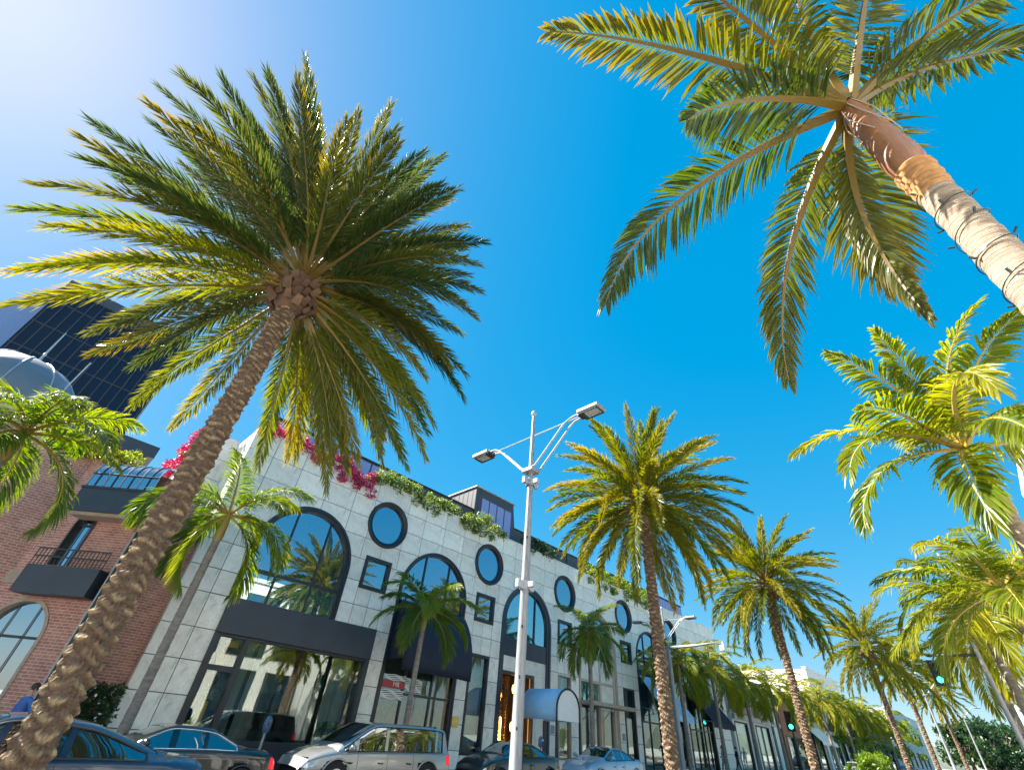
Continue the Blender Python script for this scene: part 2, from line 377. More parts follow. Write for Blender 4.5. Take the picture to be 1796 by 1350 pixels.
def arch_poly(c, hw, z0, spring, n=28):
    return [(c - hw, z0), (c + hw, z0)] + [(c + hw * math.cos(PI * i / n), spring + hw * math.sin(PI * i / n)) for i in range(n + 1)]
def circ(c, z, r, n=40): return [(c + r * math.cos(2 * PI * i / n), z + r * math.sin(2 * PI * i / n)) for i in range(n)]

# ------------------------------------------------------------------ the white stone building
FY = 21.0
stone_b = empty('stone_building', (4, FY, 0), 'white marble shop building with round and arched dark framed windows', 'building')
def part(name, b, m, smooth=False, bevel=0, parent=None):
    for i, v in enumerate(b.v): b.v[i] = (v[0] - 4, v[1] - FY, v[2])
    return b.build(name, m, parent or stone_b, smooth, bevel)
C0 = [8.05, 15.56, 23.14, 30.74, 38.30, 45.88]      # arch centres
Q0 = [11.80, 19.35, 26.94, 34.56, 42.1, 49.6]        # centres of the piers between them
AW, SPR, XE = 2.27, 7.23, 51.8
holes = [rect(5.85, 12.52, -1, 5.17), arch_poly(C0[0], AW, 5.1, SPR)]
for c in C0[1:]: holes.append(arch_poly(c, AW, -1, SPR))
for q in Q0[:5]: holes += [circ(q, 10, 1.2), rect(q - .75, q + .75, 6.74, 8.22)]
TALL = [(Q0[1] - .72, Q0[1] + .72, .85, 5.13), (Q0[2] - .62, Q0[2] + .62, .9, 5.05), (Q0[3] - .71, Q0[3] + .71, .85, 5.15), (Q0[4] - .71, Q0[4] + .71, .85, 5.15)]
for t in TALL: holes.append(rect(*t))
rows = [(-.5, 1), (1, 2), (2, 3), (3, 4), (4, 5.15), (5.15, 6), (6, 7), (7, 8), (8, 9), (9, 10), (10, 11), (11, 12)]
gap = .014
def joints(z0):
    xs = {4.02, XE}
    for c, q in zip(C0, Q0):
        if z0 >= 9: off = [c - 1.5, c, c + 1.5, q - 1.06, q + 1.06]
        elif z0 >= 8: off = [c - 1.5, c + 1.5, q - 1.08, q, q + 1.08]
        elif z0 >= 5: off = [q - 1.5, q - .75, q, q + .75] if z0 < 6.5 else [q - .75, q + .75]
        else: off = [c + AW + .1, q, q - .72, q + .72] if z0 < .5 else [q - .72, q + .72]
        xs |= {x for x in off if 4.4 < x < XE - .3}
    xs.add(5.11); return sorted(xs)
for z0, z1 in rows:
    xs = joints(z0)
    for x0, x1 in zip(xs, xs[1:]):
        full = rect(x0 + gap, x1 - gap, z0 + gap, z1 - gap); ps = [full]
        for h in holes: ps = subtract(ps, h)
        ps = [p for p in ps if area(p) > .002]
        if sum(map(area, ps)) < .02: continue
        y = FY + rnd.uniform(-.0025, .0025)
        cx, cz = (x0 + x1) / 2, (z0 + z1) / 2
        X0, X1, Z0, Z1 = bb(full)
        grp = []                                        # pieces that touch belong to one slab
        for p in ps:
            hit = [g_ for g_ in grp if any(touch(p, r_) for r_ in g_)]
            grp = [g_ for g_ in grp if g_ not in hit] + [sum(hit, []) + [p]]
        for ps in grp:
          if sum(map(area, ps)) < .012: continue
          b = MB()
          for p in ps:
            n = len(p); b.add([(u, y, w) for u, w in p], [tuple(range(n))])
            for i in range(n):                       # sides along the slab's own edges give the joint its depth
                u, w = p[i], p[(i + 1) % n]
                if any(abs(u[k] - e) < 1e-6 and abs(w[k] - e) < 1e-6 for k, e in ((0, X0), (0, X1), (1, Z0), (1, Z1))):
                    b.add([(u[0], y, u[1]), (w[0], y, w[1]), (w[0], y + .03, w[1]), (u[0], y + .03, u[1])], [(0, 3, 2, 1)])
          b.v = [(v[0] - cx, v[1] - FY, v[2] - cz) for v in b.v]
          o = b.build('stone_panel', MT['stone'], stone_b); o.location = (cx - 4, 0, cz)
ps = [rect(4.03, XE - .01, -.6, 11.98)]
for h in holes: ps = subtract(ps, h)
b = MB()
for p in ps: b.add([(u, FY + .03, w) for u, w in p], [tuple(range(len(p)))])
part('backing_wall', b, MT['joint'])
b = MB(); b.box(4.0, XE + .1, FY - .03, FY + .5, 12.0, 12.06); part('coping', b, MT['stone'])
b = MB(); b.box(4.06, XE - .02, FY + .1, 34, 11.7, 11.9); b.box(XE - .2, XE - .02, FY + .1, 34, -.6, 11.69); b.box(4.06, 4.3, FY + .1, 34, -.6, 11.69); b.box(4.3, XE - .2, 33.8, 34, -.6, 11.69)
part('core_wall', b, MT['interior'])
# left return, one slab above the other
for i, (z0, z1) in enumerate(rows):
    for j in range(5):
        b = MB(); b.box(4.0, 4.04, FY + .012 + j * 2.4, FY + 2.388 + j * 2.4, z0 + gap, z1 - gap); part('stone_panel', b, MT['stone'])

for i, (z0, z1) in enumerate(rows):
    for j in range(4):
        b = MB(); b.box(2.80, 3.99, 23.52 + j * 2.4, 23.5 + j * 2.4 + 2.38, z0 + gap, z1 - gap + (.2 if z1 == 12 else 0)); part('stone_panel', b, MT['stone'])
def ring(name, c, z, ro, ri, y0, y1, m, parent, n=48):
    b = MB(); vs = []; prof = [(ro, y1), (ro, y0 + .03), (ro - .03, y0), ((ro + ri) / 2 + .02, y0), ((ro + ri) / 2, y0 + .05), (ri + .02, y0 + .05), (ri, y0 + .08), (ri, y1)]
    for i in range(n):
        a = 2 * PI * i / n; vs += [(c + r * math.cos(a), y, z + r * math.sin(a)) for r, y in prof]
    k = len(prof); fs = [(i * k + j, i * k + j + 1, ((i + 1) % n) * k + j + 1, ((i + 1) % n) * k + j) for i in range(n) for j in range(k - 1)]
    b.add(vs, fs); return part(name, b, m, True, parent=parent)
def sub(name, b, m, par, smooth=False, bevel=0):
    return part(name, b, m, smooth, bevel, parent=par)
def pane(par, poly, y, m):
    b = MB(); b.prism(poly, y, y + .012, axis='y'); return sub('pane', b, m, par)
for q in Q0[:5]:
    w = ring('round_window', q, 10, 1.2, .95, FY - .10, FY + .3, MT['frame'], stone_b)
    pane(w, circ(q, 10, .97, 48), FY + .10, MT['glass_sky'])
def rframe(b, x0, x1, z0, z1, t, y0, y1):
    b.box(x0, x1, y0, y1, z0, z0 + t); b.box(x0, x1, y0, y1, z1 - t, z1); b.box(x0, x0 + t, y0 + .001, y1, z0 + t, z1 - t); b.box(x1 - t, x1, y0 + .001, y1, z0 + t, z1 - t)
for q in Q0[:5]:
    b = MB(); rframe(b, q - .76, q + .76, 6.73, 8.23, .17, FY - .06, FY + .25); w = part('square_window', b, MT['frame'], bevel=.01)
    pane(w, rect(q - .6, q + .6, 6.89, 8.07), FY + .08, MT['glass_sky'])
for i, t in enumerate(TALL):
    b = MB(); rframe(b, t[0] - .01, t[1] + .01, t[2] - .01, t[3] + .01, .13 if i != 1 else .08, FY - .05, FY + .25)
    w = part('tall_window', b, MT['frame'] if i != 1 else MT['brick_trim'], bevel=.01)
    pane(w, rect(t[0] + .1, t[1] - .1, t[2] + .1, t[3] - .1), FY + .1, MT['glass_shop'])
    b = MB(); b.box(t[0], t[1], FY + .55, FY + .59, t[2], t[3]); sub('window_backdrop', b, MT['curtain'] if i % 2 else MT['interior_pale'], w)
def arch_frame(name, c, hw, z0, spr, t, y0, y1, m, n=36):
    """band that follows the arch: outer edge hw, width t"""
    path = [(c + hw, z0)] + [(c + hw * math.cos(PI * i / n), spr + hw * math.sin(PI * i / n)) for i in range(n + 1)] + [(c - hw, z0)]
    inn = [(c + hw - t, z0)] + [(c + (hw - t) * math.cos(PI * i / n), spr + (hw - t) * math.sin(PI * i / n)) for i in range(n + 1)] + [(c - hw + t, z0)]
    b = MB(); vs = []; k = len(path)
    for (a, q_), (e, f_) in zip(path, inn): vs += [(a, y1, q_), (a, y0, q_), (a + (e - a) * .5, y0, q_ + (f_ - q_) * .5), (a + (e - a) * .5, y0 + .05, q_ + (f_ - q_) * .5), (e, y0 + .05, f_), (e, y1, f_)]
    fs = [(6 * i + j, 6 * (i + 1) + j, 6 * (i + 1) + j + 1, 6 * i + j + 1) for i in range(k - 1) for j in range(5)]
    b.add(vs, fs); return part(name, b, m)
SHOP = MT['glass_shop']
# bay 0: big arched window over the wide shop front
w = arch_frame('arched_window', C0[0], AW + .01, 5.18, SPR, .24, FY - .09, FY + .4, MT['frame'])
b = MB()
for x in (C0[0] - .8, C0[0] + .82): b.box(x - .035, x + .035, FY + .06, FY + .16, 5.2, SPR + math.sqrt((AW - .1) ** 2 - .8 ** 2))
b.box(C0[0] - AW + .1, C0[0] + AW - .1, FY + .03, FY + .17, 6.24, 6.38); sub('mullion', b, MT['frame'], w)
pane(w, arch_poly(C0[0], AW - .15, 6.3, SPR), FY + .12, MT['glass_sky']); pane(w, rect(C0[0] - AW + .15, C0[0] + AW - .15, 5.19, 6.3), FY + .121, MT['glass_teal'])
b = MB(); b.box(5.84, 12.53, FY - .14, FY + .5, 3.96, 5.175); part('dark_fascia', b, MT['panel_dark'], bevel=.015)
b = MB(); b.box(5.84, 6.06, FY - .10, FY + .4, -.5, 3.955); b.box(12.3, 12.53, FY - .10, FY + .4, -.5, 3.955); b.box(6.06, 12.3, FY - .1, FY + .4, -.5, .9); b.box(6.06, 12.3, FY - .06, FY + .3, 3.86, 3.957)
sf = part('shop_front', b, MT['frame'], bevel=.012)
b = MB(); b.box(7.0, 7.18, FY - .07, FY + .25, .901, 3.859); b.box(6.061, 6.999, FY - .05, FY + .2, 2.8, 2.97); sub('mullion', b, MT['frame'], sf)
for x0, x1, z0, z1 in ((6.06, 7.0, .9, 2.8), (6.06, 7.0, 2.97, 3.86), (7.18, 9.9, .9, 3.86), (9.915, 12.3, .9, 3.86)): pane(sf, rect(x0, x1, z0, z1), FY + .06, SHOP)
# bay 1: arched shop front with navy hood awning and red sign
def shop_arch(c, m, t=.2, z0=-.5):
    return arch_frame('arched_shop_front', c, AW + .01, z0, SPR, t, FY - .08, FY + .45, m)
def mull(par, rs, m, y0=FY + .05, y1=FY + .17):
    for r_ in rs:
        b = MB(); b.box(r_[0], r_[1], y0, y1, r_[2], r_[3]); sub('mullion', b, m, par); y0 += .0015
w = shop_arch(C0[1], MT['frame']); c = C0[1]
mull(w, [(c - .88, c - .8, .0, 9.2), (c + .8, c + .88, 0, 9.2)], MT['frame']); mull(w, [(c - 2.1, c + 2.1, 6.2, 6.32), (c - 2.1, c + 2.1, 2.86, 2.96)], MT['frame'], FY + .04, FY + .18)
pane(w, arch_poly(c, AW - .12, 6.26, SPR), FY + .11, MT['glass_sky']); pane(w, rect(c - 2.12, c + 2.12, .02, 6.26), FY + .111, SHOP)
b = MB(); n = 20; prof = [(.04, 6.75)] + [(.04 - 1.36 * math.sin(PI / 2 * k / 9) ** 1.1, 6.75 - 2.6 * (1 - math.cos(PI / 2 * k / 9)) ** .85) for k in range(1, 10)] + [(-1.33, 3.70)]
vs = []; K = len(prof)
for i in range(n + 1):
    x = c - 2.1 + 4.2 * i / n; sg_ = .018 * math.sin(i * 1.9)
    for k, (yy, zz) in enumerate(prof): vs.append((x, FY + yy + (sg_ if k == K - 1 else 0), zz + .012 * math.sin(i * .9) * (k > 2)))
fs = [(i * K + j, (i + 1) * K + j, (i + 1) * K + j + 1, i * K + j + 1) for i in range(n) for j in range(K - 1)]
b.add(vs, fs); aw = part('awning', b, MT['canvas_navy'], True)
for x in (c - 2.1, c + 2.1):
    b2 = MB(); b2.add([(x, FY + yy, zz) for yy, zz in prof] + [(x, FY + .04, 4.15)], [tuple(range(K + 1))][:0] + [(K, j + 1, j) for j in range(K - 2)]); sub('side_cheek', b2, MT['canvas_navy'], aw)
mo = aw.modifiers.new('thick', 'SOLIDIFY'); mo.thickness = .02
b = MB(); b.box(13.5, 14.72, FY - .02, FY + .03, 3.08, 3.34); sg = part('shop_sign', b, MT['red'])
fc = bpy.data.curves.new('sign_lettering', 'FONT'); fc.body = 'MR'; fc.size = .27; fc.extrude = .006; fc.align_x = 'CENTER'; fc.align_y = 'CENTER'; fc.materials.append(MT['white'])
tmp = bpy.data.objects.new('lettering_tmp', fc); COL.objects.link(tmp); dg = bpy.context.evaluated_depsgraph_get(); lm = bpy.data.meshes.new_from_object(tmp.evaluated_get(dg)); bpy.data.objects.remove(tmp)
fo = obj('sign_lettering', lm, sg, (14.25 - 4, -.03, 3.21)); fo.rotation_euler = (PI / 2, 0, 0)
for x0, x1, zz, nn in ((13.45, 14.73, 3.38, 4), (14.78, 15.75, 3.02, 9), (13.45, 14.73, 2.66, 6)):
    for k in range(nn):
        b = MB(); n = 14; z = zz + k * .058
        vs = [(x0 + (x1 - x0) * i / n, FY - .005, z + .022 * math.sin(i * .75 + k * .9) + d) for i in range(n + 1) for d in (0, .034)]
        b.add(vs, [(2 * i, 2 * i + 2, 2 * i + 3, 2 * i + 1) for i in range(n)]); o = part('wavy_slat', b, MT['white'], parent=None)
        mo = o.modifiers.new('thick', 'SOLIDIFY'); mo.thickness = .02
# bay 2: the entrance
w = shop_arch(C0[2], MT['panel_dark'], .34); c = C0[2]
mull(w, [(c - .62, c - .54, 6.35, 9.2), (c + .72, c + .8, 6.35, 9.2)], MT['frame'])
pane(w, arch_poly(c, AW - .28, 6.36, SPR), FY + .12, MT['glass_teal'])
b = MB(); b.box(c - 1.95, c + 1.95, FY + .02, FY + .4, 5.44, 6.36); sub('spandrel', b, MT['panel_dark'], w, bevel=.012)
b = MB()
for x0, x1 in ((c - 1.94, c + .7), (c + .715, c + 1.94)): b.box(x0, x1, FY + .06, FY + .5, 4.70, 5.43)
b.box(c + .96, c + 1.94, FY + .07, FY + .5, -.4, 4.69)
sub('lintel', b, MT['stone_beige'] if False else MT['stone'], w)
b = MB(); b.box(c - 1.94, c - 1.82, FY + .1, FY + .3, -.4, 4.69); b.box(c - 1.82, c + .95, FY + .1, FY + .3, 4.55, 4.69); b.box(c - .55, c - .4, FY + .1, FY + .3, -.4, 4.55); b.box(c + .82, c + .95, FY + .1, FY + .3, -.4, 4.55)
sub('door_frame', b, MT['metal_dark'], w)
for k in range(58):                                   # strands of the bead curtain in the lit doorway
    b = MB(); x = c - 1.78 + 1.15 * rnd.random(); y = FY + .45 + rnd.random() * .6; z = 4.5
    pts = []; rad = []
    while z > .6 + rnd.random():
        r_ = rnd.uniform(.018, .045); pts += [(x, y, z), (x, y, z - r_), (x, y, z - 2 * r_)]; rad += [.005, r_, .005]; z -= rnd.uniform(.10, .22)
    b.tube(pts, rad, 6)
    sub('bead_strand', b, MT['wood'] if k % 3 else MT['brass'], w)
for x, y, z in ((c - 1.0, FY + 1.5, 3.9), (c - .2, FY + 1.8, 3.6), (c + .4, FY + 1.2, 4.0), (c + .6, FY + 1.4, 2.2), (c - 1.4, FY + 1.7, 2.0)):
    b = MB(); b.lathe([(.02, .22), (.10, .18), (.13, 0), (.09, -.2), (.01, -.24)], (x, y, z), 10); sub('lit_lamp', b, MT['glow'], w, True)
for x, z1, mm in ((c - 1.05, 2.3, 'yellow'), (c - .82, 2.6, 'glow')):  # second vase is given the lamp glow though it is no lamp
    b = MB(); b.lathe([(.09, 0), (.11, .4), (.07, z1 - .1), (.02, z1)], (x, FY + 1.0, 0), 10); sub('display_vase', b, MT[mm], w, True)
# bay 3: beige mullioned front
w = shop_arch(C0[3], MT['stone_beige'], .16); c = C0[3]
mull(w, [(c + .15, c + .33, -.3, 8.6), (c + 1.85, c + 2.1, -.3, 7.4), (c - 2.12, c - 1.98, -.3, 7.6), (c - 1.98, c + 1.85, 5.02, 5.16)], MT['stone_beige'], FY + .02, FY + .3)
pane(w, arch_poly(c, AW - .12, 6.42, SPR), FY + .2, MT['glass_teal']); pane(w, rect(c - 2.0, c + .15, 3.95, 5.02), FY + .2, MT['glass_teal']); pane(w, rect(c - 2.0, c + 1.85, .02, 3.6), FY + .2, SHOP)
b = MB(); b.box(c - 2.0, c + .14, FY + .06, FY + .3, 5.17, 6.41); b.box(c + .34, c + 1.84, FY + .06, FY + .3, 5.17, 6.41); b.box(c + .34, c + 1.84, FY + .07, FY + .3, 3.62, 5.01); sub('stone_infill', b, MT['stone'], w)
b = MB(); b.box(c - 2.3, c + 3.0, FY - 1.0, FY - .12, 3.72, 3.94); lg = part('ledge', b, MT['brick_trim'], bevel=.02)
for x in (c + .25, c - 1.9):
    b = MB(); b.tube([(x, FY - .9, 3.72), (x, FY + .05, 2.9)], .03, 6); sub('brace', b, MT['brick_trim'], lg)
# bays 4 and 5 with sloping awnings
def slope_awning(c, z_top, z_bot, out, m, hw=2.1, val=.35):
    b = MB(); x0, x1 = c - hw, c + hw; n = 10; vs = []
    for i in range(n + 1):
        x = x0 + (x1 - x0) * i / n; s_ = .02 * math.sin(i * 2.1)
        vs += [(x, FY - .05, z_top), (x, FY - out * .5, (z_top + z_bot) / 2 - .05 + s_), (x, FY - out, z_bot + s_), (x, FY - out - .01, z_bot - val + s_)]
    b.add(vs, [(4 * i + j, 4 * i + 4 + j, 4 * i + 5 + j, 4 * i + 1 + j) for i in range(n) for j in range(3)])
    o = part('awning', b, m); mo = o.modifiers.new('thick', 'SOLIDIFY'); mo.thickness = .02
    for x in (x0 + .1, x1 - .1):
        b = MB(); b.tube([(x, FY - .03, z_bot + .3), (x, FY - out + .03, z_bot)], .02, 6); sub('awning_arm', b, MT['metal_light'], o)
for ci, (mm, zt) in ((4, ('canvas_blue', 6.2)), (5, ('canvas_navy', 6.3))):
    c = C0[ci]; w = shop_arch(c, MT['frame'], .18)
    mull(w, [(c - .9, c - .83, 0, 9.2), (c + .6, c + .67, 0, 9.2), (c - 2.1, c + 2.1, 3.3, 3.4)], MT['frame']); mull(w, [(c - 2.12, c + 2.12, 6.3, 6.42)], MT['frame'], FY + .04, FY + .18)
    pane(w, arch_poly(c, AW - .12, 6.36, SPR), FY + .11, MT['glass_sky']); pane(w, rect(c - 2.12, c + 2.12, .02, 6.36), FY + .111, SHOP)
    slope_awning(c, zt, 3.9, 2.0, MT[mm])
# interiors: rooms behind the shop fronts with back wall, floor and things on show
for i, c in enumerate(C0):
    x0, x1 = (5.9, 12.45) if i == 0 else (c - 2.2, c + 2.2)
    room = MB(); Y1 = FY + 4.2
    room.add([(x0, FY + .62, -.2), (x1, FY + .62, -.2), (x1, Y1, -.2), (x0, Y1, -.2), (x0, FY + .62, 4.9), (x1, FY + .62, 4.9), (x1, Y1, 4.9), (x0, Y1, 4.9)], [(0, 1, 2, 3), (4, 7, 6, 5), (3, 2, 6, 7), (0, 3, 7, 4), (1, 5, 6, 2)])
    part('room_lining', room, MT['interior_pale'] if i in (1, 3) else MT['interior'])

# ------------------------------------------------------------------ roof-top rooms of the stone building
b = MB(); b.box(4.9, 48.7, 22.6, 22.9, 11.9, 13.72); pw = part('penthouse_wall', b, MT['slate'])
b = MB(); b.box(4.8, 48.8, 22.5, 23.0, 13.725, 13.78); sub('wall_cap', b, MT['metal_dark'], pw)
for i in range(19):
    x = 4.95 + i * 1.15 if i < 7 else 42.0 + (i - 7) * .55
    wd = 1.05 if i < 7 else .48
    b = MB(); b.box(x, x + wd, 22.56, 22.6 - .002, 12.2, 13.6); sub('lilac_panel', b, MT['lilac'], pw)
for i in range(9):
    b = MB(); x = 13.2 + i * 3.2; b.box(x, x + .06, 22.55, 22.598, 11.95, 13.7); sub('cladding_seam', b, MT['metal_dark'], pw)
b = MB(); b.prism([(18.75, 11.9), (23.1, 11.9), (22.55, 15.38), (18.75, 15.38)], 22.45, 25.4, axis='y'); bx = part('roof_box', b, MT['slate'], bevel=.02)
b = MB(); b.prism([(18.65, 15.385), (22.66, 15.385), (22.66, 15.47), (18.65, 15.47)], 22.35, 25.5, axis='y'); sub('roof_edge', b, MT['metal_light'], bx)
for i in range(4):
    x = 19.35 + i * .77; b = MB(); b.prism([(x, 12.4), (x + .68, 12.4), (x + .68 - .01, 14.75 - i * .02), (x, 14.75 - i * .02)], 22.41, 22.447, axis='y'); sub('pane', b, MT['lilac'], bx)
for i in range(5):
    b = MB(); y = 22.8 + i * .5; b.box(18.735, 18.748, y, y + .03, 12, 15.35); sub('cladding_seam', b, MT['metal_dark'], bx)

# ------------------------------------------------------------------ leaf clouds
def leaf_attr(me, cols):
    a = me.attributes.new('leaf', 'FLOAT_COLOR', 'POINT'); a.data.foreach_set('color', np.asarray(cols, dtype=np.float32).ravel())
def cloud_mesh(name, pts, size, m, seed=0, hang=0., aspect=.55, flat=0.):
    """many small four-cornered leaves at the given points"""
    g_ = np.random.default_rng(seed); P = np.asarray(pts, float); n = len(P)
    d = g_.normal(size=(n, 3)); d[:, 2] = d[:, 2] * (1 - flat) - hang; d /= np.linalg.norm(d, axis=1)[:, None]
    w = np.cross(d, g_.normal(size=(n, 3))); w /= np.linalg.norm(w, axis=1)[:, None] + 1e-9
    s = size * g_.uniform(.6, 1.35, n)[:, None]
    nrm = np.cross(d, w)
    V = np.stack([P, P + d * s * .5 + w * s * aspect * .5 + nrm * s * .12, P + d * s, P + d * s * .5 - w * s * aspect * .5 + nrm * s * .12], 1).reshape(-1, 3)
    me = bpy.data.meshes.new(name); me.vertices.add(4 * n); me.vertices.foreach_set('co', V.ravel())
    me.loops.add(4 * n); me.loops.foreach_set('vertex_index', np.arange(4 * n)); me.polygons.add(n); me.polygons.foreach_set('loop_start', np.arange(0, 4 * n, 4)); me.polygons.foreach_set('loop_total', np.full(n, 4))
    me.update(); me.materials.append(m)
    c = np.zeros((n, 4, 4)); c[:, :, 0] = [0, .5, 1, .5]; c[:, :, 1] = .5; c[:, :, 2] = g_.random(n)[:, None]; c[:, :, 3] = 1
    leaf_attr(me, c.reshape(-1, 4)); return me
def clumps(g_, centres, rad, n, squash=(1, 1, 1)):
    C = np.asarray(centres, float); i = g_.integers(0, len(C), n); d = g_.normal(size=(n, 3)); d /= np.linalg.norm(d, axis=1)[:, None]
    r = np.asarray(rad)[i] if hasattr(rad, '__len__') else np.full(n, rad)
    return C[i] + d * (r * g_.uniform(.45, 1.05, n) ** .7)[:, None] * np.array(squash)

def plant(name, label, cat, loc, layers, stem=None, group=None):
    o = empty(name, loc, label, cat, group)
    for part_name, me in layers: obj(part_name, me, o)
    if stem: one('stem', MT['stem'], o, stem)
    return o
G_ = np.random.default_rng(11)
# pink bougainvillea along the left return and the left part of the front parapet
def parapet_plant(name, label, cat, segs, col_leaf, col_flower, nleaf, nflower, size, group=None, hang=.5):
    """segs: list of (p0, p1, height, droop) along the parapet in world coordinates"""
    o0 = np.array(segs[0][0], float); cs = []; rd = []
    for p0, p1, h, dr in segs:
        p0, p1 = np.array(p0, float), np.array(p1, float); k = max(2, int(np.linalg.norm(p1 - p0) / .28))
        for t in np.linspace(0, 1, k):
            for q in range(2):
                c = p0 + (p1 - p0) * t + G_.normal(size=3) * (.10, .10, .06); c[2] += G_.uniform(-dr, h) ; cs.append(c - o0); rd.append(G_.uniform(.19, .36))
    lf = cloud_mesh('foliage', clumps(G_, cs, rd, nleaf), size, col_leaf, int(nleaf), hang)
    fl = cloud_mesh('blossom', clumps(G_, cs, [r * 1.12 for r in rd], nflower), size * .8, col_flower, int(nflower), .2, .9)
    lay = [('foliage', lf), ('blossom', fl)]
    return plant(name, label, cat, tuple(o0), lay, lambda b: [b.tube([tuple(cs[i]), tuple(cs[min(i + 5, len(cs) - 1)] + np.array((0, 0, -.05)))], .012, 5) for i in range(0, len(cs), 4)], group)
parapet_plant('bougainvillea', 'magenta bougainvillea cascading over the left side parapet of the stone building', 'shrub',
              [((2.85, 23.6, 12.3), (2.75, 27, 12.35), .9, .3), ((2.75, 27, 12.3), (2.7, 31.5, 12.4), .8, .4)], MT['hedge_leaf'], MT['pink'], 900, 7500, .14)
parapet_plant('bougainvillea', 'magenta bougainvillea at the left front corner of the parapet, behind the tall date palm', 'shrub',
              [((4.3, 21.05, 12.2), (6.2, 21.1, 12.2), .35, .25)], MT['hedge_leaf'], MT['pink'], 600, 2800, .12)
parapet_plant('bougainvillea', 'magenta bougainvillea hanging over the front parapet under the palm frond tips', 'shrub',
              [((6.3, 21.05, 12.1), (8.6, 21.0, 12.1), .35, .3), ((8.6, 20.95, 12.1), (10.3, 20.95, 11.95), .45, .8)], MT['hedge_leaf'], MT['pink'], 900, 4800, .12)
parapet_plant('flowering_vine', 'green vine with cream flowers along the parapet left of the roof box', 'vine',
              [((10.4, 21.0, 12.2), (13.2, 21.0, 12.25), .55, .25), ((13.2, 20.98, 12.15), (15.0, 20.98, 12.1), .35, .5)], MT['hedge_leaf'], MT['cream_flower'], 4200, 1100, .13)
parapet_plant('flowering_vine', 'green vine with cream flowers on the parapet below the roof box', 'vine',
              [((15.0, 20.98, 12.15), (18.2, 20.98, 12.1), .35, .45), ((17.2, 20.95, 12.1), (20.3, 20.95, 12.1), .55, .6)], MT['hedge_leaf'], MT['cream_flower'], 4600, 1300, .13)
parapet_plant('flowering_vine', 'dark green vine on the parapet right of the lamp post', 'vine', [((22.6, 21.0, 12.2), (25.5, 21.0, 12.2), .5, .15)], MT['dark_leaf'], MT['cream_flower'], 2000, 60, .13)
parapet_plant('flowering_vine', 'bright green vine on the parapet behind the second date palm', 'vine', [((30, 21.0, 12.15), (39.5, 21.0, 12.2), .6, .7)], MT['hedge_leaf'], MT['cream_flower'], 5200, 250, .16)

# ------------------------------------------------------------------ the brick building on the left
def brick_wall(parent, name, o, d, polys, holes_, thick=.25):
    """vertical wall from plan point o along unit direction d; polys in (along, z)"""
    ps = polys
    for h in holes_: ps = subtract(ps, h)
    n = (-d[1], d[0]); b = MB(); uvs = []
    for p in ps:
        b.add([(o[0] + d[0] * u, o[1] + d[1] * u, w_) for u, w_ in p], [tuple(range(len(p)))]); uvs += p
    me = b.mesh(name, MT['brick']); uv = me.uv_layers.new(name='wall')
    for lp in me.loops: uv.data[lp.index].uv = uvs[lp.vertex_index]
    ob = obj(name, me, parent)
    return ob
brick_b = empty('brick_building', (0, 22, 0), 'red brick building with arched windows and a glazed bay at the left edge', 'building')
brick_b.location = (0, 0, 0)
dv = (.7071, -.7071); O1 = (-.4, 22.3)                 # the diagonal corner wall starts here
def arch_ccw(c, hw, z0, s): return arch_poly(c, hw, z0, s, 18)
A1 = arch_ccw(1.30, .36, 5.0, 6.35); A2 = arch_ccw(1.25, 1.05, .6, 2.95)
brick_wall(brick_b, 'diagonal_wall', O1, dv, [[(0, -.5), (3.9, -.5), (3.9, 8.15), (0, 8.9)]], [A1, A2])
M1 = arch_ccw(5.6, 1.0, 5.0, 6.6); M2 = arch_ccw(5.6, 1.2, .5, 2.9)
brick_wall(brick_b, 'street_wall', (-9.0, 22.3), (1, 0), [rect(0, 8.6, -.5, 8.9)], [M1, M2])
brick_wall(brick_b, 'brick_pier', (2.62, 21.35), (1, 0), [rect(0, 1.4, -.5, 8.0)], [])
brick_wall(brick_b, 'return_wall', (2.36, 19.55), (0, 1), [rect(0, 1.82, -.5, 8.2)], [])
brick_wall(brick_b, 'rear_wall', (-9, 30), (1, 0), [rect(0, 12.9, -.5, 8.0)], [])
b = MB(); b.add([(-9, 22.3, 8.0), (-.4, 22.3, 8.0), (2.36, 19.6, 8.0), (2.36, 21.36, 8.0), (4.0, 21.36, 8.0), (4.0, 30, 8.0), (-9, 30, 8.0)], [(0, 1, 2, 3, 4, 5, 6)]); b.build('roof', MT['slate'], brick_b)
def wall_pt(o, d, u, out): return (o[0] + d[0] * u + d[1] * out, o[1] + d[1] * u - d[0] * out)      # out: towards the street
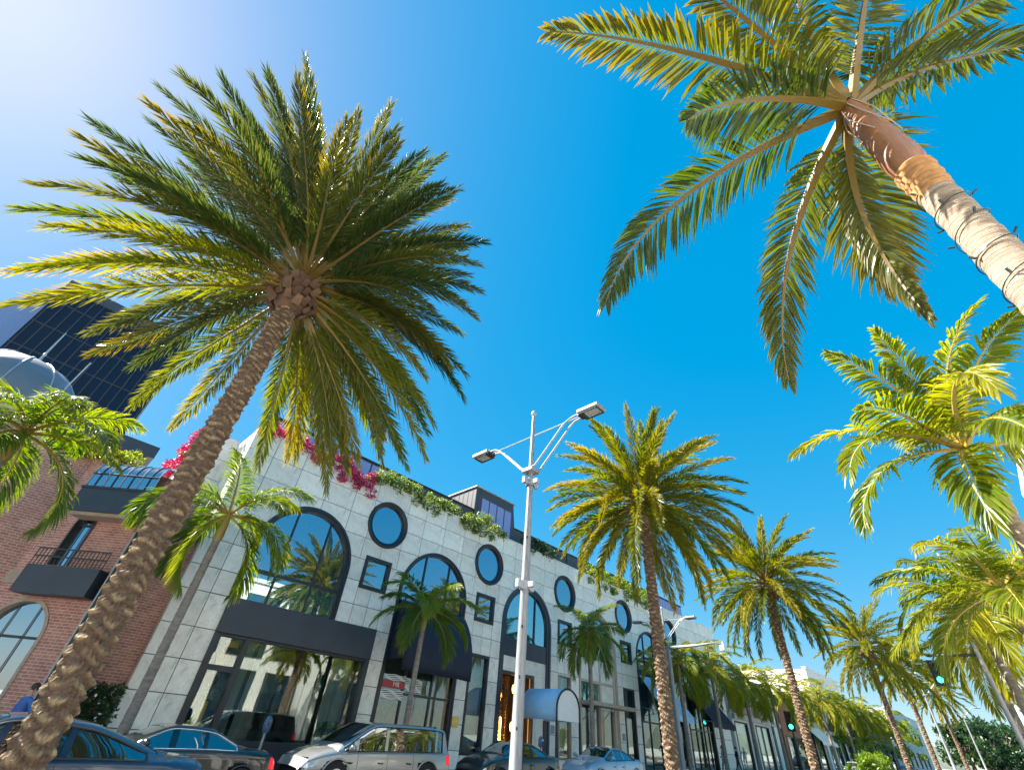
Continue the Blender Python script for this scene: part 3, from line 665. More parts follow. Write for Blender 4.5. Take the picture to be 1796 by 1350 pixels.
def arch_window(o, d, c, hw, z0, s, t, m, glass, out=.03):
    nn = 20
    pth = [(c + hw, z0)] + [(c + hw * math.cos(PI * i / nn), s + hw * math.sin(PI * i / nn)) for i in range(nn + 1)] + [(c - hw, z0)]
    inn = [(c + hw - t, z0)] + [(c + (hw - t) * math.cos(PI * i / nn), s + (hw - t) * math.sin(PI * i / nn)) for i in range(nn + 1)] + [(c - hw + t, z0)]
    b = MB(); vs = []
    for (a, e), (a2, e2) in zip(pth, inn):
        for u, w_, q in ((a, e, -.3), (a, e, out), (a2, e2, out), (a2, e2, -.3)): vs.append((*wall_pt(o, d, u, q), w_))
    b.add(vs, [(4 * i + j, 4 * i + 4 + j, 4 * i + 5 + j, 4 * i + 1 + j) for i in range(len(pth) - 1) for j in range(3)])
    w = b.build('arched_window', m, brick_b)
    b = MB(); pl = arch_ccw(c, hw - t * .5, z0, s); b.add([(*wall_pt(o, d, u, -.15), w_) for u, w_ in pl], [tuple(range(len(pl)))]); b.build('pane', glass, w)
    b = MB()
    for u in (c - hw * .33, c + hw * .33):
        p, q = wall_pt(o, d, u - .02, -.12), wall_pt(o, d, u + .02, -.12); zt = s + math.sqrt(max(.01, (hw - t) ** 2 - (u - c) ** 2)); b.add([(*p, z0), (*q, z0), (*q, zt), (*p, zt)], [(0, 1, 2, 3)])
    p, q = wall_pt(o, d, c - hw + t, -.119), wall_pt(o, d, c + hw - t, -.119); b.add([(*p, s - .03), (*q, s - .03), (*q, s + .04), (*p, s + .04)], [(0, 1, 2, 3)])
    b.build('mullion', MT['metal_dark'], w); return w
arch_window(O1, dv, 1.30, .36, 5.0, 6.35, .05, MT['metal_dark'], MT['glass_sky'])
arch_window(O1, dv, 1.25, 1.05, .6, 2.95, .10, MT['brick_trim'], MT['glass_sky'])
arch_window((-9, 22.3), (1, 0), 5.6, 1.0, 5.0, 6.6, .10, MT['white'], MT['glass_teal']); arch_window((-9, 22.3), (1, 0), 5.6, 1.2, .5, 2.9, .10, MT['brick_trim'], MT['glass_sky'])
def slab(par, name, m, u0, u1, o0, o1, z0, z1):
    b = MB(); pl = [wall_pt(O1, dv, u0, o0), wall_pt(O1, dv, u1, o0), wall_pt(O1, dv, u1, o1), wall_pt(O1, dv, u0, o1)]; b.prism(pl, z0, z1); return b.build(name, m, par)
slab(brick_b, 'string_course', MT['brick_trim'], -.02, 3.9, .0, .06, 4.35, 4.75)
bal = slab(brick_b, 'balcony', MT['panel_dark'], .95, 3.3, .07, .62, 4.05, 4.85)
for k in range(2): slab(bal, 'rail', MT['metal_dark'], .95, 3.3, .585, .615, 5.33 - k * .24, 5.37 - k * .24)
for k in range(20): slab(bal, 'baluster', MT['metal_dark'], .96 + k * .123, .975 + k * .123, .59, .61, 4.85, 5.33)
bay = slab(brick_b, 'glazed_bay', MT['panel_dark'], .95, 3.4, .02, .66, 6.62, 7.42)
slab(bay, 'bay_sill', MT['metal_dark'], .93, 3.42, .0, .70, 7.42, 7.5)
slab(bay, 'soffit', MT['brick_trim'], 1.05, 3.4, .02, .58, 6.5, 6.615)
nb = 8; prof = [(.62, 7.5), (.62, 7.98)] + [(.62 * math.cos(PI / 2 * i / 8), 7.98 + .62 * math.sin(PI / 2 * i / 8)) for i in range(1, 9)]
for k in range(nb):
    u0, u1 = .98 + k * .3, .98 + (k + 1) * .3
    b = MB(); vs = []
    for q, z in prof: vs += [(*wall_pt(O1, dv, u0 + .02, q), z), (*wall_pt(O1, dv, u1 - .02, q), z)]
    b.add(vs, [(2 * i, 2 * i + 1, 2 * i + 3, 2 * i + 2) for i in range(len(prof) - 1)]); b.build('pane', MT['glass_sky'], bay, True)
for k in range(nb + 1):
    u = .98 + k * .3; b = MB(); b.tube([(*wall_pt(O1, dv, u, q + .012), z) for q, z in prof], .022, 6); b.build('glazing_bar', MT['metal_dark'] if k % 2 else MT['metal_light'], bay)
b = MB(); b.tube([(*wall_pt(O1, dv, .97, .64), 7.99), (*wall_pt(O1, dv, 3.4, .64), 7.99)], .028, 6); b.build('glazing_bar', MT['metal_dark'], bay)
parapet_plant('roof_planting', 'orange and green plants on top of the brick wall beside the left palm', 'shrub', [((-1.6, 22.4, 8.95), (.6, 21.5, 8.75), .4, .1)], MT['hedge_leaf'], MT['fibre'], 1500, 300, .13)
# dark green shop-front pylon between the brick corner and the pier
py = empty('shop_pylon', (1.78, 19.25, 0), 'tall dark green glazed shop pylon between the brick corner and the big palm', 'pylon')
def pyl(name, m, x0, x1, y0, y1, z0, z1):
    b = MB(); b.box(x0, x1, y0, y1, z0, z1); return b.build(name, m, py, bevel=.01)
pyl('body', MT['metal_green'], 0, .5, 0, .5, 0, 7.2)
for x in (-.035, .505): pyl('edge_trim', MT['metal_light'], x, x + .03, -.03, .1, 0, 7.25)
pyl('glass_face', MT['glass_sky'], .08, .26, -.02, -.003, .5, 7.0)
pyl('cap', MT['metal_dark'], -.06, .56, -.06, .56, 7.26, 7.36)
fb = empty('flower_basket', (2.35, 19.0, 0), 'hanging basket of red and white flowers beside the big palm trunk', 'basket')
cs = [(.0, 0, 2.9 + .1 * k) for k in range(5)]
obj('foliage', cloud_mesh('foliage', clumps(G_, cs, .28, 420), .1, MT['hedge_leaf'], 5), fb); obj('blossom', cloud_mesh('blossom', clumps(G_, cs, .31, 130), .10, MT['red'], 6, 0, .9), fb); obj('white_blossom', cloud_mesh('blossom', clumps(G_, cs, .31, 110), .10, MT['white'], 9, 0, .9), fb)
one('post', MT['metal_green'], fb, lambda b: b.tube([(0, 0, .1), (0, 0, 3.0)], .04, 8))
# clipped hedge in front of the pier
hg = empty('clipped_hedge', (3.1, 20.3, .1), 'dark green clipped hedge with small white flowers beside the stone corner', 'hedge')
pts = [(G_.uniform(-.75, .75), G_.uniform(-.4, .4), G_.uniform(0, 1.95)) for _ in range(4200)]
obj('foliage', cloud_mesh('foliage', pts, .11, MT['dark_leaf'], 3), hg); obj('blossom', cloud_mesh('blossom', [(G_.uniform(-.75, .75), -.42, G_.uniform(.3, 1.9)) for _ in range(34)], .09, MT['white'], 4, 0, .8), hg)
one('inner_wood', MT['stem'], hg, lambda b: [b.tube([(x, y, 0), (x * 1.2, y, 1.5)], .03, 5) for x in (-.5, -.2, .1, .4) for y in (-.1, .15)])

# dome, dark tower
dm = empty('domed_turret', (-5.5, 33, 0), 'pale grey domed turret with a spire behind the left palm', 'turret')
one('drum', MT['brick_trim'], dm, lambda b: b.lathe([(3.25, 0), (3.25, 12.3), (3.45, 12.4), (3.45, 12.75), (3.2, 12.8)], n=36))
one('dome', mat('grey_dome_metal', (.20, .21, .225), .45, metal=.3, var=.1, vscale=1), dm, lambda b: b.lathe([(3.25 * math.cos(PI / 2 * i / 14), 12.8 + 3.2 * math.sin(PI / 2 * i / 14)) for i in range(15)], n=48), True)
for k in range(12):
    a = 2 * PI * k / 12
    one('dome_rib', MT['metal_light'], dm, lambda b: b.tube([(3.27 * math.cos(PI / 2 * i / 10) * math.cos(a), 3.27 * math.cos(PI / 2 * i / 10) * math.sin(a), 12.8 + 3.22 * math.sin(PI / 2 * i / 10)) for i in range(11)], .035, 6))
one('spire', MT['metal_light'], dm, lambda b: (b.lathe([(.05, 15.95), (.3, 15.98), (.34, 16.1), (.2, 16.2), (.08, 16.25), (.05, 16.6), (.09, 16.7), (.05, 16.8), (.025, 18.4), (0, 18.5)], n=12)))
ar = empty('roof_aerial', (-3.6, 31, 0), 'thin slanting aerial mast in front of the dome', 'aerial')
one('mast', MT['metal_light'], ar, lambda b: b.tube([(0, 0, 8), (0, 0, 13.0), (.15, 0, 16.4)], .035, 6))
tw = empty('office_tower', (0, 60, 0), 'dark glass office tower rising behind the left palm fronds', 'tower')
TP = [(-.3, 60), (-12.9, 60), (-18.6, 72), (-18.6, 90), (-.3, 90)]
one('wall', MT['glass_tower'], tw, lambda b: b.prism([(x, y - 60) for x, y in TP], 0, 37.6))
for i in range(15):
    x = -12.7 + i * .87
    one('fin', mat('tower_fin', (.032, .032, .036), .6) if i == 0 else bpy.data.materials['tower_fin'], tw, lambda b: b.box(x, x + .10, -.10, -.004, 0, 37.3))
for k in range(11):
    z = 4 + k * 3.1; one('floor_band', MT['metal_dark'], tw, lambda b: b.box(-12.85, -.35, -.03, -.003, z, z + .12))
one('parapet', MT['panel_dark'], tw, lambda b: b.prism([(-.2, -.15), (-12.95, -.15), (-18.75, 12), (-18.75, 30.1), (-.2, 30.1)], 37.0, 38.2))
an = empty('office_block', (0, 45, 0), 'low dark rooftop block with pale soffit at the foot of the tower', 'building')
one('wall', MT['brick_trim'], an, lambda b: b.box(-4, 2.0, 0, 8, 0, 17.3)); one('roof_slab', MT['panel_dark'], an, lambda b: b.box(-4.3, 2.4, -.6, 8.2, 17.35, 18.35))

# ------------------------------------------------------------------ palms
# each frond: (azimuth, rise at the base, bend along its length, length)
FIT = {
    'P1': ((0.963, 8.0, 9.049), [(3.18, 0.26, 0.33, 4.22), (3.14, 0.77, 0.7, 4.58), (3.88, 0.27, 0.99, 4.4), (3.75, -0.24, 0.55, 4.23), (3.69, -0.26, 0.77, 4.62), (3.46, -0.32, 0.62, 4.36), (3.62, -0.53, 0.44, 4.54), (3.69, -0.65, 0.39, 4.7), (3.16, -0.51, 0.55, 4.3), (3.08, -0.65, 0.43, 4.32), (2.29, -0.14, 0.51, 4.36), (2.23, -0.26, 0.37, 4.29), (1.91, -0.4, 0.4, 4.32), (1.77, -0.49, 0.21, 4.31), (3.38, 1.03, 0.61, 4.46), (3.52, 1.13, 0.66, 4.61), (3.89, 0.97, 0.66, 4.5), (3.88, 1.43, 0.68, 4.68), (4.45, 1.07, 0.55, 4.48), (4.66, 0.19, 0.43, 4.22), (4.96, 1.06, 0.24, 4.29), (4.99, 0.85, 0.34, 4.36), (4.94, 0.14, 0.36, 4.42), (5.18, 0.31, 0.73, 4.46), (5.2, 0.07, 0.64, 4.58), (5.15, -0.08, 0.68, 4.42), (5.33, 0.01, 0.85, 4.69), (5.51, -0.17, 0.7, 4.54), (5.63, -0.15, 0.85, 4.74), (5.66, -0.43, 0.55, 4.51), (5.95, -0.45, 0.61, 4.75), (6.13, -0.54, 0.48, 4.55), (6.56, -0.4, 0.38, 4.44), (0.51, -0.4, 0.48, 4.37), (0.51, -0.62, 0.43, 4.49), (0.89, -0.31, 0.49, 4.45), (1.0, -0.35, 0.49, 4.34)]),
    'R1': ((3.153, -0.95, 6.672), [(2.52, 0.48, 1.17, 3.07), (1.87, -0.05, 1.25, 3.17), (1.08, -0.49, 0.95, 2.73), (0.77, -0.92, 0.77, 2.25), (2.78, 0.87, 0.9, 2.47), (4.24, 1.07, 0.27, 2.36), (4.98, 0.83, 0.65, 2.46), (5.29, 0.78, 0.88, 2.45), (2.56, -0.27, 0.8, 2.34), (3.4, 1.41, 0.85, 2.46)]),
    'R2': ((10.347, -0.95, 6.347), [(1.89, 0.85, 1.5, 2.81), (2.31, 0.45, 1.74, 2.85), (2.16, 0.08, 1.51, 2.64), (2.5, 1.3, 1.06, 2.8), (2.96, 1.45, 1.13, 2.65), (3.85, 1.5, 1.47, 2.83), (4.02, 1.19, 1.21, 2.67), (3.29, 0.77, 2.06, 3.02), (3.41, 0.18, 1.51, 2.58), (2.89, -0.34, 1.22, 2.45)]),
    'A': ((3.718, 17.4, 6.98), [(4.11, 1.14, 1.23, 2.66), (5.99, 1.23, 1.61, 2.92), (5.76, 0.12, 1.51, 2.81), (5.88, -0.51, 1.42, 2.75), (3.13, -0.88, 1.32, 2.6), (1.86, 0.38, 1.27, 2.64), (3.37, 0.44, 1.88, 3.17)]),
    'P0': ((-2.0, 17.4, 7.339), [(5.43, 0.65, 1.77, 3.07), (6.06, -0.23, 1.67, 3.09), (4.82, 0.73, 1.28, 2.75), (4.37, 0.07, 1.51, 2.82), (1.44, -0.21, 1.16, 2.76), (4.4, 0.48, 1.39, 2.72)]),
}

def frond_mesh(kind, el, bend, L, seed, m, n=None, twist=0., lmax=None, dense=1.):
    """one pinnate frond growing in the +X / Z plane, leaflets as folded blades"""
    g_ = np.random.default_rng(seed)
    date = kind == 'date'
    K = 22; S_ = np.linspace(0, 1, K + 1); mid = (S_[1:] + S_[:-1]) / 2
    a = el - bend * mid ** 1.2
    P = np.zeros((K + 1, 3)); P[1:, 0] = np.cumsum(np.cos(a)) * L / K; P[1:, 2] = np.cumsum(np.sin(a)) * L / K
    P[:, 1] = np.sin(S_ * 2.2) * g_.normal() * .05 * L * S_
    T = np.gradient(P, axis=0); T /= np.linalg.norm(T, axis=1)[:, None]
    B0 = np.array([0, 1., 0]); 
    def frame(s):
        x = s * K; i = min(int(x), K - 1); f_ = x - i
        p = P[i] * (1 - f_) + P[i + 1] * f_; t = T[i] * (1 - f_) + T[i + 1] * f_; t /= np.linalg.norm(t)
        b = B0 - t * (B0 @ t); b /= np.linalg.norm(b); nn = np.cross(t, b); nn *= (1 if nn[2] >= 0 or True else -1)
        nn = -nn if nn @ np.array([-math.sin(el), 0, math.cos(el)]) < 0 else nn
        w = twist * s; b2 = b * math.cos(w) + nn * math.sin(w); n2 = nn * math.cos(w) - b * math.sin(w)
        return p, t, b2, n2
    V = []; Fc = []; Cc = []
    # rachis: broad flattened base tapering to a thread
    rr_ = 4
    for i in range(K + 1):
        s = S_[i]; p, t, b, nn = frame(s); base = (.060 if date else .052) * (L / (4.4 if date else 2.6)) ** .5
        r = base * (1 - s) ** (1.6 if date else 1.3) + .006; fl = .45 if date else .7
        for j in range(rr_):
            an = 2 * PI * (j + .5) / rr_; V.append(p + b * math.cos(an) * r + nn * math.sin(an) * r * fl); Cc.append((0, s, .5, 0))
    for i in range(K):
        for j in range(rr_): Fc.append((i * rr_ + j, i * rr_ + (j + 1) % rr_, (i + 1) * rr_ + (j + 1) % rr_, (i + 1) * rr_ + j))
    n = n or (180 if date else 64); s0 = .15 if date else .11
    lmax = lmax or (.55 if date else .64); wmax = (.027 if date else .056) * (180 / n if date else 64 / n) ** .9
    for side in (-1, 1):
        for k in range(n):
            u = (k + .5 + g_.uniform(-.3, .3)) / n
            if g_.random() < (.03 if date else .05): continue
            s = s0 + (1 - s0) * min(.999, max(0, u)); p, t, b, nn = frame(s)
            if date:
                l = lmax * (.45 + .55 * math.sin(PI * min(1, .12 + u * .95)) ** .6) * g_.uniform(.85, 1.1)
                al = R(40 - 22 * u + g_.normal() * 5); be = R(g_.choice([42, 14, -16]) + g_.normal() * 8)
            else:
                l = lmax * (.5 + .5 * math.sin(PI * min(1, .2 + u * .8))) * (1 - .35 * u ** 4) * g_.uniform(.88, 1.08)
                al = R(66 - 46 * u ** 1.3 + g_.normal() * 4); be = R(18 + g_.normal() * 7)
            d = t * math.cos(al) + (b * side * math.cos(be) + nn * math.sin(be)) * math.sin(al); d /= np.linalg.norm(d)
            wv = t - d * (t @ d); wv /= np.linalg.norm(wv) + 1e-9; up_ = np.cross(d, wv)
            if up_ @ nn < 0: up_ = -up_
            q = g_.normal() * .35; wv, up_ = wv * math.cos(q) + up_ * math.sin(q), up_ * math.cos(q) - wv * math.sin(q)
            w = wmax * (.75 + .25 * math.sin(PI * u)) * g_.uniform(.85, 1.15)
            dr = (.10 if date else .5) * g_.uniform(.5, 1.4)
            r3 = g_.random(); i0 = len(V)
            G = np.array([0, 0, -1.])
            if date:
                m1 = p + d * l * .5 + G * dr * l * .15; e = p + d * l + G * dr * l * .55
                V += [p, m1 - up_ * w * .35, e, m1 + wv * w * .5, m1 - wv * w * .5]
                Cc += [(0, u, r3, 1), (.5, u, r3, 1), (1, u, r3, 1), (.5, u, r3, 1), (.5, u, r3, 1)]
                Fc += [(i0, i0 + 3, i0 + 1), (i0 + 3, i0 + 2, i0 + 1), (i0, i0 + 1, i0 + 4), (i0 + 4, i0 + 1, i0 + 2)]
            else:
                m1 = p + d * l * .33 + G * dr * l * .06; m2 = p + d * l * .70 + G * dr * l * .36; e = p + d * l * .98 + G * dr * l * .9
                V += [p, m1 - up_ * w * .3, m1 + wv * w * .5, m1 - wv * w * .5, m2 - up_ * w * .22, m2 + wv * w * .42, m2 - wv * w * .42, e]
                Cc += [(0, u, r3, 1), (.33, u, r3, 1), (.33, u, r3, 1), (.33, u, r3, 1), (.7, u, r3, 1), (.7, u, r3, 1), (.7, u, r3, 1), (1, u, r3, 1)]
                Fc += [(i0, i0 + 2, i0 + 1), (i0, i0 + 1, i0 + 3), (i0 + 1, i0 + 2, i0 + 5, i0 + 4), (i0 + 3, i0 + 1, i0 + 4, i0 + 6), (i0 + 4, i0 + 5, i0 + 7), (i0 + 6, i0 + 4, i0 + 7)]
    me = bpy.data.meshes.new('frond'); me.from_pydata([tuple(v) for v in V], [], Fc); me.materials.append(m); leaf_attr(me, Cc); me.update()
    return me
CACHE = {}
def shared_frond(kind, el, bend, L, m, n, twist=0.):
    q = (kind, round(el / .22), round(bend / .3), m.name, n, round(twist / .6), L, rnd.randrange(2))
    if q not in CACHE: CACHE[q] = frond_mesh(kind, q[1] * .22, q[2] * .3, L, (q[1] * 37 + q[2] * 11) % 997 + q[-1], m, n, q[5] * .6, .8 if kind == 'king' else None)
    return CACHE[q]

def bark_mesh(name, H, r_bot, r_top, m, seed=0, nu=64, cell0=.15, cell1=.095, amp=.062):
    """date palm trunk: helical rows of cut leaf bases standing proud, worn and uneven"""
    g_ = np.random.default_rng(seed); nv = int(H / .024)
    z = np.linspace(0, H, nv); th = np.linspace(0, 2 * PI, nu, endpoint=False)
    t = z / H; rad = r_bot + (r_top - r_bot) * t + .04 * np.exp(-z / .4)
    # row index grows faster towards the top, where the bases are smaller
    row = np.cumsum(np.full(nv, H / (nv - 1)) / (cell0 + (cell1 - cell0) * t))
    TH, ROW = np.meshgrid(th, row); n = 4
    helix = ROW + TH / (2 * PI) * 2 + .22 * np.sin(TH * 3 + ROW * .7)      # two starts, uneven
    ri = np.floor(helix); fv = helix - ri
    uu = TH / (2 * PI) * n + .5 * (ri % 2) + .13 * ri + .12 * np.sin(3.1 * ri + 1.7 * TH); ci = np.floor(uu); fu = uu - ci
    rs = np.abs(np.sin(ri * 12.9898 + (ci % n) * 78.233) * 43758.5453) % 1
    rs2 = np.abs(np.sin(ri * 39.346 + (ci % n) * 11.135) * 24634.6345) % 1
    edge = 1 - np.abs(2 * fu - 1) ** 3.2
    arc = fv - .34 * (2 * fu - 1) ** 2 * (.5 + .9 * rs2) - .16 * (rs - .5)
    saw = np.clip(arc, 0, 1) ** 1.15 * np.clip((1.0 - fv) / .11, 0, 1)
    h = amp * (edge * saw * (.6 + .9 * rs)) + g_.normal(size=TH.shape) * .003
    h += .012 * np.sin(TH * 23 + ROW * 5 + 3 * rs) * edge
    RR = rad[:, None] + h
    X = RR * np.cos(TH); Y = RR * np.sin(TH); Z = z[:, None] - .035 * edge * saw + np.zeros_like(TH)
    V = np.stack([X, Y, Z], -1).reshape(-1, 3)
    F_ = [(i * nu + j, i * nu + (j + 1) % nu, (i + 1) * nu + (j + 1) % nu, (i + 1) * nu + j) for i in range(nv - 1) for j in range(nu)]
    me = bpy.data.meshes.new(name); me.from_pydata(V.tolist(), [], F_); me.materials.append(m)
    c = np.stack([np.clip((edge * saw - .35) / .3, 0, 1), rs2, rs, np.ones_like(rs)], -1)
    a = me.attributes.new('boot', 'FLOAT_COLOR', 'POINT'); a.data.foreach_set('color', c.astype(np.float32).ravel())
    return me
BARK = [None, None]
STUB = None
def date_palm(x, y, zc, label, fitted=None, n_fill=40, seed=0, leaf='date_leaf', nleaf=180, L=4.2, droop=0., lean=0., near=False, r=.19):
    global STUB
    base = gz(x); t = empty('date_palm', (x, y, base + .05), label, 'palm tree', 'date palms along the median')
    H = zc - base - .75
    if near: me = bark_mesh('trunk', H, r * 1.0, r * .84, MT['date_bark'], seed, 96)
    else:
        if BARK[0] is None: BARK[0] = bark_mesh('trunk', 7.5, .175, .15, MT['date_bark'], 3, 64, .135, .095, .055)
        me = BARK[0]
    tr = obj('trunk', me, t)
    if not near: tr.scale = (1, 1, H / 7.5); tr.rotation_euler.z = rnd.random() * 6
    # swollen head of old frond stubs
    r = .29; b = MB(); b.lathe([(r * .6, -.15), (r * 1.0, .0), (r * 1.3, .25), (r * 1.25, .55), (r * 1.0, .85), (r * .5, 1.05), (0, 1.1)], (0, 0, H), 18)
    hd = b.build('crown_base', MT['date_stub'], t, True)
    if STUB is None:
        b = MB(); b.prism([(-.085, -.02), (.085, -.02), (.06, .035), (-.06, .035)], 0, .01); b.v = []; b.f = []; b.m = []
        b.add([(0, -.10, -.03), (0, .10, -.03), (0, .07, .05), (0, -.07, .05), (.24, -.065, .05), (.24, .065, .05), (.25, .05, .11), (.25, -.05, .11)], [(0, 3, 2, 1), (4, 5, 6, 7), (0, 1, 5, 4), (1, 2, 6, 5), (2, 3, 7, 6), (3, 0, 4, 7)])
        STUB = b.mesh('frond_stub', MT['date_stub'])
    for k in range(46 if near else 22):
        a = k * 2.39996; zz = H - .12 + (.62 * k / (46 if near else 22)); rr2 = r * (1.0 + .42 * min(1, (zz - H + .12) / .35))
        o = obj('frond_stub', STUB, hd, (rr2 * math.cos(a), rr2 * math.sin(a), zz)); o.rotation_euler = (rnd.uniform(-.2, .2), -rnd.uniform(.35, .95), a); o.scale = (rnd.uniform(.6, 1.1),) * 3 if near else (.9,) * 3
    fl = []
    if fitted:
        for i, (az, el, bd, ln) in enumerate([(a_, e_, b_, l_ * .94) for a_, e_, b_, l_ in fitted] + [(a_ + rnd.uniform(-.16, .16), e_ + rnd.uniform(-.14, .14), b_ + rnd.uniform(-.1, .15), l_ * rnd.uniform(.78, .92)) for a_, e_, b_, l_ in fitted if (a_ - 4.59 + PI) % (2 * PI) - PI > .5 or e_ > -.2]):
            mm = MT['date_leaf_old' if el < -.3 else leaf]
            fl.append((az, el, bd, ln, frond_mesh('date', el, bd, ln, 100 + i + seed, mm, nleaf)))
        L = 3.7
    q = random.Random(seed + 5)
    for k in range(n_fill):
        u = (k + .5) / n_fill; az = k * 2.39996 + q.uniform(-.25, .25)
        el = (1.38 - (2.15 if fitted else 1.8) * u ** .85 + q.uniform(-.14, .14)) - droop * u * .6; bd = .35 + .4 * q.random() + droop * 1.3 * math.cos(max(0, el)) ; ln = L * q.uniform(.86, 1.04) * (.75 if u < .12 else 1)
        if fitted:                                    # the photographed crown is bare in front of its head and on the left below
            da = (az - 4.59 + PI) % (2 * PI) - PI
            if (abs(da) < .9 and el < .45) or (el < -.15 and not -.2 < (az + PI) % (2 * PI) - PI < 1.1): el = .55 + .7 * q.random(); az += PI * .7 if abs(da) < .9 else 0
        mm = MT['date_leaf_old' if el < -.35 else leaf]
        fl.append((az, el, bd, ln, shared_frond('date', el, bd, L, mm, nleaf)))
    for az, el, bd, ln, me in fl:
        rr2 = r * (1.0 if el < .5 else .45); dz = .75 + .35 * math.sin(el) - .12 * (el < -.2)
        o = obj('frond', me, t, (rr2 * math.cos(az) * .6, rr2 * math.sin(az) * .6, H + dz - .05), az)
        o.rotation_euler.x = q.uniform(-.12, .12)
    return t
FP = FIT['P1']
date_palm(.963, 8.0, FP[0][2], 'tall date palm at left with golden frond tips in front of the stone building', FP[1], 66, 1, near=True, L=4.3, r=.185)
date_palm(15.2, 8.0, 9.25, 'date palm with dense drooping crown just right of the lamp post', None, 100, 2, 'date_leaf_old', 120, 3.7, .3)
date_palm(28.4, 8.0, 9.35, 'third date palm along the median, beside the white mast arm', None, 84, 3, 'date_leaf_old', 84, 3.8, .3)
date_palm(50.8, 8.0, 9.7, 'fourth date palm along the median, left of the hanging green signal', None, 76, 4, 'date_leaf_old', 60, 4.0, .3)
date_palm(64.5, 8.0, 9.9, 'fifth date palm along the median, slim in the distance', None, 64, 5, 'date_leaf_old', 48, 3.6, .3)
date_palm(87, 8.0, 10.2, 'sixth and farthest date palm along the median', None, 56, 6, 'date_leaf_old', 40, 3.6, .3)

def ringed_trunk(H, r0, r1, m, seed=0, swell=.0, step=.055, n=20):
    b = MB(); g_ = random.Random(seed); prof = []; z = 0; i = 0
    while z < H:
        t = z / H; r = r0 + (r1 - r0) * t + swell * math.exp(-z / .35); k = i % 3
        prof.append((r * (1 + (.035 if k == 0 else -.02) + g_.uniform(-.012, .012)), z)); z += step * g_.uniform(.5, 1.4) * (1.6 if k == 2 else .6); i += 1
    prof.append((r1, H)); b.lathe(prof, n=n)
    me = b.mesh('trunk', m, True); return me
TW = {(31, 0): .2, (31, 1): 1.35, (31, 2): .5, (31, 3): 1.5, (31, 4): -.3, (31, 8): .9}      # how far single fronds have twisted
def king_palm(x, y, zc, label, fitted=None, n_fill=9, seed=0, leaf='king_leaf', nleaf=46, L=2.5, shaft='shaft_green', bark='king_bark', r=.12, near=False, sl=.95, group='king palms on the pavements', droop=.0):
    base = gz(x) + .12; t = empty('king_palm', (x, y, base), label, 'palm tree', group)
    H = zc - base; q = random.Random(seed)
    tr = obj('trunk', ringed_trunk(H - sl, r * 1.25, r, MT[bark], seed, r * .5, .055 if near else .11, 28 if near else 14), t)
    k = r / .12
    one('crownshaft', MT[shaft], t, lambda b: b.lathe([(r * .98, H - sl - .04), (r * 1.22, H - sl + .04), (r * 1.28, H - sl + .16), (r * 1.18, H - sl + .4), (r * .92, H - .22), (r * .62, H - .02), (r * .25, H + .12)], n=28 if near else 14), True)
    fl = []
    for i, (az, el, bd, ln) in enumerate(fitted or []):
        fl.append((az, el, frond_mesh('king', el, bd, ln, 300 + i + seed * 20, MT[leaf], nleaf, TW.get((seed, i), q.uniform(-1.1, 1.1)), ({2: .40, 3: .24}.get(i, .46) if seed == 31 else .6) if near else .85)))
    for i in range(n_fill):
        az = i * 2.39996 + q.uniform(-.3, .3); u = (i + .5) / max(1, n_fill); el = 1.3 - 1.5 * u - droop * u + q.uniform(-.1, .1); bd = .9 + .8 * q.random() + droop * .4
        fl.append((az, el, shared_frond('king', el, bd, L, MT[leaf], nleaf, q.uniform(-.9, .9))))
    for az, el, me in fl:
        o = obj('frond', me, t, (r * .5 * math.cos(az), r * .5 * math.sin(az), H - .06 + .05 * math.sin(el)), az)
    return t
# the near palm over the right pavement, its pale trunk wound with a light string
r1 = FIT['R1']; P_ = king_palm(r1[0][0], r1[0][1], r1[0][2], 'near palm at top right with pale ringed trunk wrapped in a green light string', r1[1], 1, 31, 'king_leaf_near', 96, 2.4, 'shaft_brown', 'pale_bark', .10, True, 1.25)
H = r1[0][2] - gz(r1[0][0]) - .12
one('torn_sheath', MT['fibre'], P_, lambda b: [b.lathe([(.103 + .004 * (k % 2), 0), (.125 - .003 * k + .006 * (k % 2), .02 + .01 * (k % 3)), (.108, .05)], (0, 0, H - 1.34 - .055 * k), 26) for k in range(7)], True)
def light_string(b):
    pts = []
    for i in range(460): a = i * .21; pts.append(((.118) * math.cos(a), .118 * math.sin(a), 1.0 + i * .0085 + .02 * math.sin(i * .11)))
    b.tube(pts, .004, 4)
ls = one('light_string', MT['metal_green'], P_, light_string)
bm_ = MB()
for i in range(0, 460, 9):
    a = i * .21; c_ = Vector((.124 * math.cos(a), .124 * math.sin(a), 1.0 + i * .0085 + .02 * math.sin(i * .11))); bm_.tube([c_, c_ + Vector((math.cos(a) * .03, math.sin(a) * .03, .02))], .008, 5)
bm_.build('bulbs', MT['metal_green'], ls)['kind'] = 'stuff'
for k in range(7):
    a = k * .9; b = MB(); b.tube([(.06 * math.cos(a), .06 * math.sin(a), H + .05), (.12 * math.cos(a + .5), .12 * math.sin(a + .5), H - .35), (.142 * math.cos(a + 1.2), .142 * math.sin(a + 1.2), H - .75)], .006, 4); b.build('dry_fibre_strand', MT['brick_trim'], P_)
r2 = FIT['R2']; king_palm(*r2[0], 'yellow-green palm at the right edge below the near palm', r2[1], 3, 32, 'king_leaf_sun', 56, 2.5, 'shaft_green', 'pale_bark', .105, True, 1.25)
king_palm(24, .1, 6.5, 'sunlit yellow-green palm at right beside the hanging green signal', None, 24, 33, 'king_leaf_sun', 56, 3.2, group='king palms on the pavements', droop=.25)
king_palm(19.0, -.75, 6.0, 'sunlit palm at the right edge partly outside the picture', None, 20, 34, 'king_leaf_sun', 56, 3.0, droop=.1)
